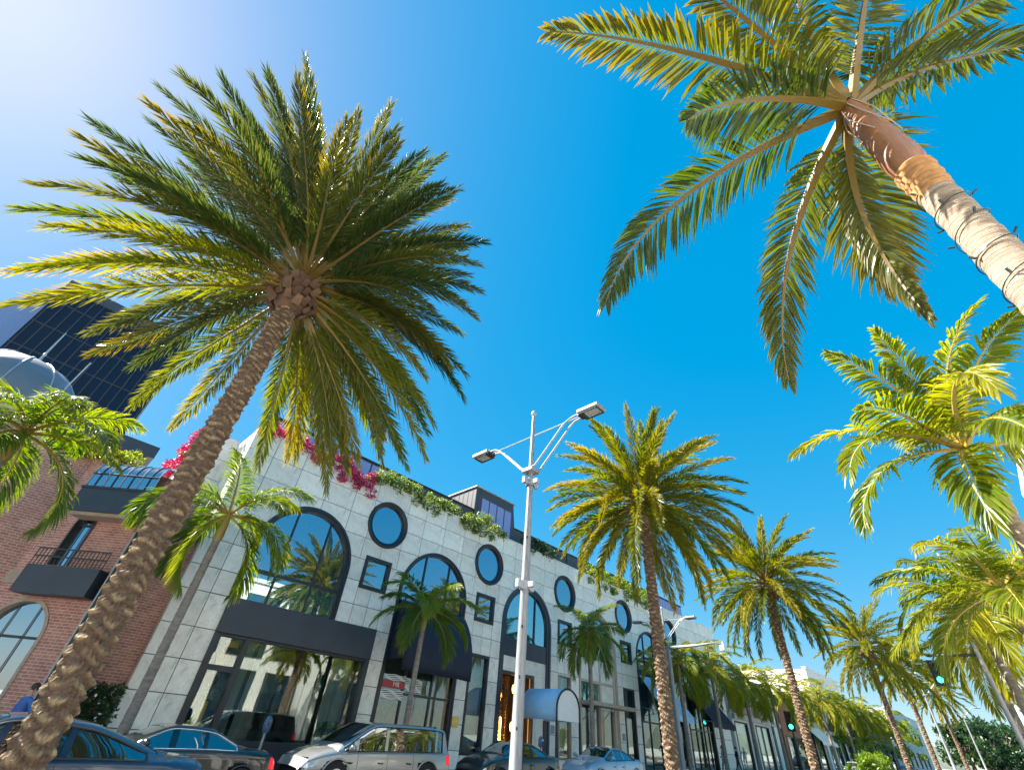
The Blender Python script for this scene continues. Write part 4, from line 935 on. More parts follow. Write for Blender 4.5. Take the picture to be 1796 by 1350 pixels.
king_palm(33, .6, 6.9, 'sunlit palm at right behind the hanging green signal', None, 22, 35, 'king_leaf_sun', 50, 3.2, droop=.25)
fa = FIT['A']; king_palm(*fa[0], 'slender palm with grey trunk in front of the left stone corner', fa[1], 7, 36, 'king_leaf', 84, 2.6, 'shaft_green', 'king_bark', .115, sl=.9)
f0 = FIT['P0']; king_palm(*f0[0], 'leafy palm at the left edge in front of the brick building', f0[1], 8, 37, 'king_leaf', 84, 2.7, sl=.9)
king_palm(12.6, 17.4, 5.75, 'small palm in front of the navy hood awning', None, 14, 38, 'king_leaf', 76, 2.3, sl=.75, r=.10)
king_palm(24.7, 17.4, 7.0, 'drooping palm with pinkish crownshaft in front of the beige arched bay', None, 15, 39, 'king_leaf', 76, 2.5, shaft='shaft_brown', sl=.9, r=.11, droop=.5)
DIST = [(35.6, 7.0, 'palm right behind the second date palm trunk'), (41.2, 7.4, 'palm in front of the dark blue awning'), (47.5, 7.2, 'palm left of the pale glazed shop'), (54, 7.4, 'palm in front of the pale glazed shop'),
        (61, 7.6, 'palm left of the third date palm trunk, before the brown wall'), (70, 7.8, 'palm right of the third date palm trunk'), (79, 7.9, 'distant palm before the white building corner'), (90, 8.1, 'distant palm left of the fourth date palm'), (103, 8.3, 'farthest palm on the left pavement')]
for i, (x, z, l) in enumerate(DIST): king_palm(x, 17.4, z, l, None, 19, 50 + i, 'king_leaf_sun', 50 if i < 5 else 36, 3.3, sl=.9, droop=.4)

# ------------------------------------------------------------------ entrance canopy
cn = empty('entrance_canopy', (22.88, 18.85, .13), 'light blue barrel canopy on dark posts at the stone building entrance', 'canopy')
pr = [(-.97, 2.43), (-.97, 2.9)] + [(.97 * math.cos(PI - PI * i / 14), 2.9 + .92 * math.sin(PI * i / 14)) for i in range(1, 14)] + [(.97, 2.9), (.97, 2.43)]
b = MB(); vs = []
for x, z in pr: vs += [(x, 1.25, z), (x, -1.25, z)]
b.add(vs, [(2 * i, 2 * i + 2, 2 * i + 3, 2 * i + 1) for i in range(len(pr) - 1)]); o = b.build('cover', MT['canvas_blue'], cn, True); mo = o.modifiers.new('thick', 'SOLIDIFY'); mo.thickness = .015
b = MB(); b.tube([(x * 1.003, -1.05, z * 1.002) for x, z in pr], .012, 5); b.build('trim_line', MT['yellow'], cn)
b = MB(); b.prism([(x * .96, z) for x, z in pr], -1.24, -1.22, axis='y'); b.build('front_panel', MT['canvas_white'], cn)
b = MB(); b.tube([(x, -1.27, z) for x, z in pr], .05, 8); b.build('front_hoop', MT['metal_dark'], cn)
for x in (-.97, .97):
    b = MB(); b.box(x - .05, x + .05, -1.32, -1.22, 0, 2.43); b.build('post', MT['metal_dark'], cn)
    b = MB(); b.box(x - .04, x + .04, 1.15, 1.25, 0, 2.43); b.build('post', MT['metal_dark'], cn)
# plaques and wall boxes
for x, z, w_, h_, mm, nm, lb in ((18.1, 2.1, .42, .42, 'brass', 'wall_plaque', 'square brass plaque on the pier right of the navy awning'), (25.75, 2.25, .34, .4, 'metal_grey', 'wall_plaque', 'grey metal plaque on the pier right of the canopy'), (33.5, 2.3, .34, .4, 'metal_grey', 'wall_plaque', 'grey metal plaque on the pier right of the beige bay')):
    b = MB(); b.box(x - w_ / 2, x + w_ / 2, FY - .05, FY - .004, z - h_ / 2, z + h_ / 2); o = b.build(nm, MT[mm], None, bevel=.012); tag(o, lb, 'plaque', 'plaques on the facade')
    o2 = MB(); o2.box(x - w_ / 2 + .05, x + w_ / 2 - .05, FY - .058, FY - .051, z - h_ / 2 + .05, z + h_ / 2 - .05); o2.build('raised_field', MT[mm], o)

# ------------------------------------------------------------------ window displays
def mannequin(x, y, z0, label, mm, h=1.75):
    t = empty('mannequin', (x, y, z0), label, 'mannequin', 'mannequins in the shop windows'); k = h / 1.75
    one('torso', mm, t, lambda b: b.lathe([(.02, .0), (.23 * k, .02), (.20 * k, .5 * k), (.17 * k, .85 * k), (.15 * k, 1.02 * k), (.19 * k, 1.25 * k), (.20 * k, 1.38 * k), (.08 * k, 1.46 * k), (.055 * k, 1.5 * k)], n=14), True)
    one('head', MT['skin'], t, lambda b: b.lathe([(.05 * k, 1.5 * k), (.07 * k, 1.56 * k), (.085 * k, 1.63 * k), (.07 * k, 1.71 * k), (0, 1.75 * k)], n=12), True)
    for s in (-1, 1): one('arm', mm, t, lambda b: b.tube([(s * .19 * k, 0, 1.36 * k), (s * .27 * k, -.02, 1.08 * k), (s * .24 * k, -.1, .82 * k)], [.055, .045, .035], 8), True)
    one('stand', MT['metal_dark'], t, lambda b: b.box(-.22, .22, -.22, .22, -.03, -.001))
mannequin(6.35, 22.3, .55, 'mannequin in a dark coat behind the left shop window', MT['wood']); mannequin(6.75, 22.0, .55, 'mannequin in a brown dress beside the yellow display', MT['interior'])
mannequin(9.3, 21.9, .95, 'mannequin in green behind the middle of the wide shop window', MT['dark_leaf'] if False else MT['metal_green']); mannequin(10.75, 21.9, .95, 'mannequin in grey at the right of the wide shop window', MT['interior_pale'])
mannequin(19.3, 21.42, .95, 'slim mannequin in the tall window right of the navy awning', MT['interior_pale'], 1.9)
yd = empty('yellow_display', (6.62, 21.55, .9), 'yellow hand shaped display with a green plant behind the left shop window', 'display')
one('hand', MT['yellow'], yd, lambda b: [b.tube([(0, 0, 1.85), (dx * .4, 0, 2.2), (dx, 0, 2.2 + h_)], [.14, .075, .03], 8) for dx, h_ in ((-.22, .3), (-.1, .42), (.04, .45), (.17, .38), (.28, .2))], True)
one('banner', MT['yellow'], yd, lambda b: (b.box(-.05, .42, .02, .05, 2.72, 2.9), b.box(-.02, .16, .02, .05, .15, 1.0)))
obj('foliage', cloud_mesh('foliage', clumps(G_, [(.12, 0, 1.2), (.15, 0, 1.4), (.1, 0, 1.55)], .16, 260), .1, MT['hedge_leaf'], 21), yd)
for x in (7.6, 8.1, 8.45, 11.4, 11.75, 12.1):
    b = MB(); n = 16; vs = []
    for i in range(n + 1): vs += [(x - .16 + .32 * i / n, 21.75 + .05 * math.sin(i * 1.6), .9), (x - .16 + .32 * i / n, 21.75 + .05 * math.sin(i * 1.6), 3.9)]
    b.add(vs, [(2 * i, 2 * i + 2, 2 * i + 3, 2 * i + 1) for i in range(n)]); o = b.build('drape', MT['curtain'] if x != 8.45 else MT['interior_pale'], None); mo = o.modifiers.new('thick', 'SOLIDIFY'); mo.thickness = .02
    tag(o, {7.6: 'narrow dark-edge drape nearest the yellow display', 8.1: 'pale drape left of the middle mannequin', 8.45: 'cream drape beside the middle mannequin', 11.4: 'green-grey drape right of the grey mannequin', 11.75: 'middle green-grey drape at the right of the wide window', 12.1: 'last green-grey drape at the right end of the wide window'}[x], 'drape', 'drapes in the wide shop window')
for x, y, w_, lb in ((11.6, 21.35, .5, 'low green plants at the foot of the wide shop window'), (29.4, 21.6, .6, 'white and green flowers in the beige shop window'), (31.0, 21.6, .4, 'green plants right of the palm in the beige shop window'), (37.2, 21.5, .6, 'green plants behind the glass under the light blue awning'), (44.6, 21.5, .8, 'yellow-green plants behind the glass under the dark blue awning')):
    t = empty('window_planter', (x, y, .9), lb, 'planter', 'planters in the shop windows'); one('box', MT['white'], t, lambda b: b.box(-w_, w_, -.12, .12, 0, .22))
    obj('foliage', cloud_mesh('foliage', [(G_.uniform(-w_, w_), G_.uniform(-.12, .12), G_.uniform(.2, .65)) for _ in range(420)], .14, MT['hedge_leaf'], 31, -.6), t)

# ------------------------------------------------------------------ street lamps
def lamp_head(par, sy):
    h = empty('lamp_head', (0, sy * 2.2, 8.90)); h.parent = par; h.rotation_euler.x = -sy * .0
    one('housing', MT['metal_grey'], h, lambda b: b.prism([(-.23, -.36), (.23, -.36), (.23, .36), (-.23, .36)], .0, .12), bevel=.03)
    one('lens', MT['lamp_glass'], h, lambda b: b.prism([(-.15, -.24 + .03 * sy), (.15, -.24 + .03 * sy), (.15, .2 + .03 * sy), (-.15, .2 + .03 * sy)], -.02, -.002), bevel=.006)
    one('lens_frame', MT['metal_dark'], h, lambda b: (b.box(-.2, -.151, -.30, .30, -.03, -.003), b.box(.151, .2, -.30, .30, -.03, -.003), b.box(-.15, .15, -.30, -.245 + .03 * sy, -.031, -.003), b.box(-.15, .15, .205 + .03 * sy, .30, -.031, -.003)))
    h['kind'] = 'thing'; return h
def street_lamp(x, y, label, two=True, detail=True):
    t = empty('street_lamp', (x, y, gz(x) + .1), label, 'street lamp', 'street lamps with double arms')
    one('pole', MT['metal_grey'], t, lambda b: b.lathe([(.18, 0), (.18, .5), (.135, .55), (.115, 3), (.095, 5.5), (.076, 7.8), (.05, 9.7)], n=20), True)
    one('finial', MT['metal_light'], t, lambda b: b.lathe([(.02, 9.66), (.075, 9.72), (.09, 9.8), (.06, 9.87), (0, 9.9)], n=14), True)
    for s in ((1, -1) if two else (-1,)):
        lamp_head(t, s)
        for dx in (-.13, .13): one('arm', MT['metal_light'], t, lambda b: b.tube([(dx, 0, 7.72), (dx, s * .28, 7.80), (dx, s * 1.32, 8.80), (dx * .8, s * 1.55, 8.92), (dx * .8, s * 1.88, 8.96)], .028, 8))
        one('bracket', MT['metal_dark'], t, lambda b: b.box(-.14, .14, s * 1.86 - .06, s * 1.86 + .06, 8.89, 9.02))
    one('tie_rod', MT['metal_light'], t, lambda b: b.tube([(0, -1.85 if True else 0, 8.93), (0, 1.85 if two else 0, 8.93)], .022, 6))
    one('collar', MT['metal_grey'], t, lambda b: b.box(-.19, .19, -.2, .2, 7.66, 7.78), bevel=.02)
    if detail:
        for z in (7.35, 4.55):
            one('clamp', MT['metal_light'], t, lambda b: (b.lathe([(.13, z - .1), (.13, z + .1)], n=16), b.box(-.3, -.1, -.05, .05, z - .09, z + .09), b.box(.1, .3, -.05, .05, z - .09, z + .09), b.box(-.05, .05, -.3, -.1, z - .06, z + .06)), bevel=.008)
        for z in (5.7, 3.6, 2.6, 1.7):
            one('bolt', MT['metal_dark'], t, lambda b: b.tube([(-.1, -.08, z), (-.16, -.13, z + .03)], .02, 6))
    return t
street_lamp(8.65, 8, 'tall grey double-arm street lamp in the middle of the view')
street_lamp(34.6, 17.6, 'street lamp whose pale arm shows right of the second date palm trunk', True, False)
street_lamp(75.5, 8, 'distant street lamp among the far date palms', True, False)
street_lamp(110, 8, 'farthest street lamp, before the dark hedge trees', True, False)
street_lamp(52, .5, 'street lamp with ball finial near the right edge', True, False)

# ------------------------------------------------------------------ traffic signals
def signal_head(par, loc, yaw=0, s=1., lit='green'):
    h = empty('signal_head', loc); h.parent = par; h.rotation_euler.z = yaw; h.scale = (s, s, s)
    one('housing', MT['metal_dark'], h, lambda b: b.box(-.12, .12, -.2, .2, -.55, .55), bevel=.03)
    one('backplate', MT['metal_dark'], h, lambda b: b.box(.0, .02, -.31, .31, -.68, .68))
    for k, z in enumerate((.36, 0, -.36)):
        m_ = MT['green_light'] if k == 2 else MT['blackplastic']
        one('lens', m_, h, lambda b: b.add([(-.128, .145 * math.cos(2 * PI * i / 18), z + .145 * math.sin(2 * PI * i / 18)) for i in range(18)], [tuple(range(17, -1, -1))]))
        one('visor', MT['metal_dark'], h, lambda b: b.add([(-.125 - d, .158 * math.cos(a), z + .158 * math.sin(a)) for a in [R(-20 + 220 * i / 14) for i in range(15)] for d in (0, .2 - .06 * abs(math.cos(a)))], [(2 * i, 2 * i + 1, 2 * i + 3, 2 * i + 2) for i in range(14)]))
    return h
t = empty('traffic_signal', (33.6, 16.95, gz(33.6) + .12), 'mast arm traffic signal whose pale arm crosses the palms right of the second date palm', 'traffic light', 'traffic signals')
one('pole', MT['metal_grey'], t, lambda b: b.lathe([(.16, 0), (.13, 4), (.11, 7.3)], n=16), True)
one('mast_arm', MT['metal_light'], t, lambda b: b.tube([(0, 0, 6.95), (0, -2, 7.0), (0, -3.85, 7.12)], [.10, .085, .06], 10), True)
one('camera_box', MT['white'], t, lambda b: (b.box(-.3, .15, -4.05, -3.75, 6.6, 6.9), b.box(-.05, .05, -3.93, -3.85, 6.9, 7.15)), bevel=.03)
t = empty('traffic_signal', (56.5, 17.0, gz(56.5) + .12), 'green traffic signal on a post left of the third date palm trunk', 'traffic light', 'traffic signals')
one('pole', MT['metal_dark'], t, lambda b: b.lathe([(.09, 0), (.08, 4.6)], n=12), True); signal_head(t, (-.2, 0, 4.0), R(18), 1.15)
t = empty('traffic_signal', (20.5, .5, gz(20.5) + .12), 'green traffic signal hanging from a mast arm in front of the right palms', 'traffic light', 'traffic signals')
one('pole', MT['metal_grey'], t, lambda b: b.lathe([(.07, 0), (.06, 4.4), (.055, 4.7)], n=14), True); one('mast_arm', MT['metal_dark'], t, lambda b: b.tube([(0, 0, 4.3), (0, .6, 4.33), (0, 1.2, 4.33)], .035, 8), True); signal_head(t, (-.1, 1.12, 3.86), R(4), .5)
t = empty('street_sign', (31, .12, gz(31) + .12), 'grey street sign panel with dark arrow at the right edge', 'sign'); one('post', MT['metal_grey'], t, lambda b: b.tube([(0, 0, 0), (0, 0, 5.0)], .05, 8)); one('panel', MT['metal_light'], t, lambda b: b.box(-.02, .02, -.75, .35, 3.9, 4.75), bevel=.01)
one('symbol', MT['metal_dark'], t, lambda b: b.prism([(-.5, 4.3), (-.2, 4.55), (-.2, 4.4), (.2, 4.4), (.2, 4.2), (-.2, 4.2), (-.2, 4.05)], -.03, -.022, axis='x'))

# ------------------------------------------------------------------ parking meters
for x, lb in ((7.3, 'parking meter behind the black sedan'), (13.35, 'parking meter right of the silver minivan'), (20.2, 'parking meter behind the dark sedan at the canopy')):
    t = empty('parking_meter', (x, 17.15, gz(x) + .13), lb, 'parking meter', 'parking meters along the kerb')
    one('post', MT['metal_grey'], t, lambda b: b.lathe([(.05, 0), (.04, .1), (.04, 1.1)], n=10), True)
    one('head', mat('blue_grey_meter', (.10, .16, .28), .35, metal=.4) if 'blue_grey_meter' not in bpy.data.materials else bpy.data.materials['blue_grey_meter'], t, lambda b: b.lathe([(.05, 1.1), (.11, 1.15), (.12, 1.3), (.11, 1.42), (.06, 1.5), (0, 1.52)], n=12), True)
    one('display', MT['glass_car'], t, lambda b: b.box(-.06, .06, -.125, -.115, 1.28, 1.4))

# ------------------------------------------------------------------ median planting
for x, y, h, lb in ((-.3, 7.6, .95, 'low leafy sprig at the foot of the tall date palm'), (5.5, 7.4, .95, 'leafy sprig below the minivan front'), (6.2, 7.6, 1.0, 'leafy sprig below the minivan rear wheel'), (7.7, 7.5, 1.05, 'leafy sprig left of the lamp post foot'), (10.2, 7.6, 1.1, 'leafy sprig right of the lamp post foot'),
                    (38, 8, 1.9, 'bright green ferny shrub before the white car'), (43, 8.1, 2.0, 'bright green round shrub right of the white car'), (13.6, 8, 1.0, 'leafy sprig left of the second date palm foot')):
    t = empty('median_shrub', (x, y, gz(x) + .12), lb, 'shrub', 'shrubs on the median'); big = h > 1.5
    cs = [(G_.normal() * (.5 if big else .22), G_.normal() * .25, h * (.45 + .12 * k)) for k in range(4)]
    obj('foliage', cloud_mesh('foliage', clumps(G_, cs, .42 if big else .2, 900 if big else 240), .24 if big else .12, MT['hedge_leaf'], int(h * 100), -.5, .35), t)
    one('stem', MT['stem'], t, lambda b: [b.tube([(0, 0, 0), (c_[0] * .6, c_[1] * .6, c_[2])], .012, 5) for c_ in cs])

# ------------------------------------------------------------------ cars
def cr(p0, p1, p2, p3, t):
    return .5 * ((2 * p1) + (-p0 + p2) * t + (2 * p0 - 5 * p1 + 4 * p2 - p3) * t * t + (-p0 + 3 * p1 - 3 * p2 + p3) * t ** 3)
def car(name, label, x, y, L, Wd, H, paint, style, trim='chrome', head=-1, z=0.):
    """style: stations (t from the tail, top, shoulder, half width, roof half width, cabin flag); built nose to +x, turned round by head"""
    t_ = empty(name, (x, y, gz(x) + z), label, 'car', 'cars on the street'); t_.rotation_euler.z = PI if head < 0 else 0
    t_.rotation_euler.y = math.atan(.015) * (1 if head < 0 else -1) if x > 6 else 0
    st = []
    for (tt, top, sh, w, rw, cab) in style:
        top *= H; sh *= H; w *= Wd / 2; rw *= Wd / 2; X = (tt - .5) * L
        sec = [(w * .86, .15 * H), (w * .96, .2 * H), (w * 1.0, .38 * H), (w * .985, sh - .09 * H), (w * .95, sh)]
        if cab: sec += [(w * .91, sh + .025 * H), (rw, top - .05 * H), (rw * .82, top - .012 * H), (0, top)]
        else: sec += [(w * .86, sh + (top - sh) * .55), (w * .66, top - .012 * H), (w * .4, top - .004 * H), (0, top)]
        st.append((tt, X, sec))
    nS, nR, M_, Q_ = len(st), 9, 7, 4
    def lat(row, j): return row[max(0, min(nR - 1, j))]
    grid = []; ts = []
    for i in range(nS - 1):
        for k in range(M_ + (i == nS - 2)):
            f_ = k / M_; a, b_, c_, d_ = st[max(0, i - 1)], st[i], st[i + 1], st[min(nS - 1, i + 2)]
            def mixv(ix, jj):   # damped cubic so that creases stay crisp
                lin = st[i][2][jj][ix] * (1 - f_) + st[i + 1][2][jj][ix] * f_
                return lin * .45 + .55 * cr(a[2][jj][ix], b_[2][jj][ix], c_[2][jj][ix], d_[2][jj][ix], f_)
            row = [(mixv(0, j), mixv(1, j)) for j in range(nR)]; X = b_[1] * (1 - f_) + c_[1] * f_
            fine = []
            for j in range(nR - 1):
                for q in range(Q_ + (j == nR - 2)):
                    g2 = q / Q_; v0, v1, v2, v3 = lat(row, j - 1), row[j], row[j + 1], lat(row, j + 2)
                    fine.append((X, cr(v0[0], v1[0], v2[0], v3[0], g2) * .6 + .4 * (v1[0] * (1 - g2) + v2[0] * g2), cr(v0[1], v1[1], v2[1], v3[1], g2) * .6 + .4 * (v1[1] * (1 - g2) + v2[1] * g2)))
            grid.append(fine); ts.append(b_[0] * (1 - f_) + c_[0] * f_)
    nI, nJ = len(grid), len(grid[0])
    cabs = [s[0] for s in style if s[5]]; c0, c1 = min(cabs), max(cabs)
    wx = (-.5 * L + .19 * L, .5 * L - .19 * L); wr = .235 * H
    roof_f = [s[0] for s in style if s[5] == 2]; rf0, rf1 = min(roof_f), max(roof_f)
    parts_ = {}
    def cls(i, j):
        t = (ts[i] + ts[i + 1]) / 2; r = (j + .5) / Q_; p = grid[i][j]
        for w0 in wx:
            if math.hypot(p[0] - w0, p[2] - wr) < wr * 1.12 and r < 3.2: return None
        if c0 + .012 < t < c1 - .012:
            if 5.1 < r < 5.95:
                hgt = grid[i][6 * Q_][2] - grid[i][5 * Q_][2]
                pill = min(abs(t - pt) for pt in style_pillars)
                if hgt > .05 * H and pill > .010 and c0 + .05 < t < c1 - .035: return 'side_window'
            if r > 6.3 and rf1 + .012 < t < c1 - .015: return 'windscreen'
            if r > 6.3 and c0 + .015 < t < rf0 - .012: return 'rear_window'
        if t < .045 and 2.6 < r < 3.9: return 'tail_light'
        if t > .935 and 2.6 < r < 3.7: return 'headlight'
        if t > .985 and 1.2 < r < 2.7: return 'grille'
        return 'body'
    style_pillars = PILLARS[name == 'minivan']
    for sgn in (1, -1):
        for i in range(nI - 1):
            for j in range(nJ - 1):
                c_ = cls(i, j)
                if not c_: continue
                key = (c_, sgn if c_ in ('tail_light', 'headlight') else (sgn, max(k for k, p in enumerate((0, *style_pillars)) if p <= (ts[i] + ts[i + 1]) / 2)) if c_ == 'side_window' else 0)
                d = parts_.setdefault(key, ({}, [], []))
                idx = []
                for a_, b2 in ((i, j), (i + 1, j), (i + 1, j + 1), (i, j + 1)):
                    kk = (a_, b2, sgn if b2 < nJ - 1 else 0)
                    if kk not in d[0]:
                        p = grid[a_][b2]; ins = .012 if 'window' in c_ or c_ == 'windscreen' else 0
                        d[0][kk] = len(d[1]); d[1].append((p[0], sgn * max(0, p[1] - ins * (p[1] > .01)), p[2] - ins * .5))
                    idx.append(d[0][kk])
                d[2].append(tuple(idx if sgn < 0 else idx[::-1]))
    mm = {'body': paint, 'side_window': MT['glass_car'], 'windscreen': MT['glass_car'], 'rear_window': MT['glass_car'], 'tail_light': MT['tail'], 'headlight': MT['headlamp'], 'grille': MT['blackplastic']}
    body = None
    for key, (_, vs, fs) in sorted(parts_.items(), key=lambda q: str(q[0])):
        b = MB(); b.add(vs, fs); o = b.build(key[0], mm[key[0]], t_, True)
        if key[0] == 'body':
            body = o; 
    one('underbody', MT['blackplastic'], t_, lambda b: (b.box(-.47 * L, .47 * L, -.36 * Wd, .36 * Wd, .16 * H, .5 * H), b.box(-.3 * L, .22 * L, -.40 * Wd, .40 * Wd, .45 * H, .62 * H)))
    for w0 in wx:
        for s in (-1, 1):
            wh = empty('wheel', (w0, s * (Wd / 2 - .11), wr)); wh.parent = t_
            one('tyre', MT['rubber'], wh, lambda b: (b.tube([(0, -.1, 0), (0, .1, 0)], wr, 28), b.tube([(0, -.115, 0), (0, .115, 0)], wr * .86, 28)))
            one('rim', MT['rim'], wh, lambda b: (b.tube([(0, s * .09, 0), (0, s * .121, 0)], wr * .62, 20), [b.tube([(0, s * .12, 0), (math.cos(a) * wr * .6, s * .13, math.sin(a) * wr * .6)], .025, 5) for a in [k * PI * 2 / 7 for k in range(7)]]))
            one('wheel_arch', paint, t_, lambda b: b.tube([(w0 + wr * 1.13 * math.cos(a), s * (Wd / 2 - .022), wr + wr * 1.13 * math.sin(a)) for a in [R(-12 + 204 * k / 18) for k in range(19)]], .028, 6), True)
    shz = style[len(style) // 2][2] * H
    for s in (-1, 1):
        xm = (c1 - .5) * L - .30
        mr = one('wing_mirror', paint, t_, lambda b: b.tube([(xm, s * (Wd / 2 - .02), shz + .08), (xm, s * (Wd / 2 + .1), shz + .11), (xm - .01, s * (Wd / 2 + .2), shz + .11)], [.05, .085, .06], 10), True)
        for px in style_pillars[1:-1]:
            X = (px - .5) * L
            one('door_handle', MT[trim], t_, lambda b: b.tube([(X + .12, s * (Wd / 2 + .004), shz - .13 * H), (X + .2, s * (Wd / 2 + .028), shz - .128 * H), (X + .29, s * (Wd / 2 + .004), shz - .126 * H)], .016, 6), True)
            def seam(b):
                i = min(range(nI), key=lambda q: abs(ts[q] - px)); b.tube([(grid[i][j][0], s * (grid[i][j][1] + .001), grid[i][j][2]) for j in range(3, 5 * Q_ - 1, 2)], .006, 4)
            one('door_seam', MT['blackplastic'], t_, seam)
        def belt(b):
            ii = [i for i in range(nI) if c0 + .04 < ts[i] < c1 - .03]; lo = [(grid[i][5 * Q_][0], s * (grid[i][5 * Q_][1] + .006), grid[i][5 * Q_][2]) for i in ii]; hi = [(grid[i][6 * Q_][0], s * (grid[i][6 * Q_][1] + .008), grid[i][6 * Q_][2] - .01) for i in ii]
            b.tube(lo + hi[::-1] + lo[:1], .013, 6)
        one('window_trim', MT[trim], t_, belt, True)
    return t_
PILLARS = ((.20, .405, .555, .77), (.13, .30, .50, .70, .80))
SEDAN = [(0, .56, .54, .70, .6, 0), (.02, .66, .60, .80, .6, 0), (.06, .715, .635, .88, .6, 0), (.17, .745, .66, .95, .6, 0), (.19, .755, .665, .955, .74, 1), (.36, .965, .67, .985, .70, 2), (.48, 1.0, .665, 1.0, .71, 2), (.585, .985, .655, 1.0, .71, 2), (.75, .735, .64, .985, .80, 1), (.77, .715, .635, .98, .6, 0), (.88, .645, .575, .93, .6, 0), (.965, .53, .47, .82, .6, 0), (1, .40, .36, .66, .6, 0)]
COUPE = [(0, .58, .55, .72, .6, 0), (.02, .69, .62, .82, .6, 0), (.05, .735, .65, .9, .6, 0), (.12, .75, .67, .96, .6, 0), (.14, .765, .675, .965, .74, 1), (.34, .955, .68, .99, .69, 2), (.47, 1.0, .67, 1.0, .70, 2), (.56, .985, .66, 1.0, .70, 2), (.735, .73, .64, .985, .80, 1), (.755, .71, .635, .98, .6, 0), (.88, .64, .57, .93, .6, 0), (.965, .53, .47, .82, .6, 0), (1, .40, .36, .66, .6, 0)]
VAN = [(0, .60, .55, .86, .7, 0), (.012, .66, .58, .93, .7, 0), (.02, .70, .585, .94, .80, 1), (.055, .965, .59, .97, .80, 2), (.2, 1.0, .59, 1.0, .82, 2), (.45, 1.0, .585, 1.0, .82, 2), (.60, .975, .58, 1.0, .81, 2), (.81, .655, .56, .985, .86, 1), (.825, .635, .555, .98, .7, 0), (.91, .575, .51, .93, .7, 0), (.97, .50, .45, .85, .7, 0), (1, .38, .34, .72, .7, 0)]
def paint_mat(n, c, metal=.0, rough=.28): return mat(n, c, rough, metal=metal, coat=1.0, spec=.5)
car('sedan', 'dark blue sedan driving past behind the tall date palm trunk', 1.05, 10.3, 4.75, 1.85, 1.42, paint_mat('dark_blue_paint', (.012, .03, .07)), COUPE, 'metal_dark', -1, .05)
car('sedan', 'black sedan with bright window trim parked left of the minivan', 4.45, 15.35, 4.65, 1.84, 1.36, paint_mat('black_paint', (.005, .005, .006)), SEDAN)
car('minivan', 'silver minivan parked before the wide shop front', 10.0, 15.4, 5.1, 1.98, 1.70, paint_mat('silver_paint', (.34, .335, .325), .5), VAN, 'blackplastic')
car('sedan', 'black sedan parked behind the lamp post', 16.35, 15.4, 4.5, 1.84, 1.44, paint_mat('black_paint_b', (.008, .009, .012)), COUPE, 'metal_dark')
car('sedan', 'silver blue sedan parked right of the canopy', 22.7, 15.4, 4.7, 1.84, 1.44, paint_mat('silver_blue_paint', (.30, .40, .52), .4), COUPE, 'metal_dark')
car('sedan', 'white car parked far down the street', 66, 14.8, 4.6, 1.84, 1.46, paint_mat('white_paint_car', (.78, .78, .78)), SEDAN, 'metal_dark')
car('sedan', 'red car far down the street before the hedge trees', 92, 14.6, 4.5, 1.84, 1.46, paint_mat('red_paint', (.5, .01, .015)), SEDAN, 'metal_dark')

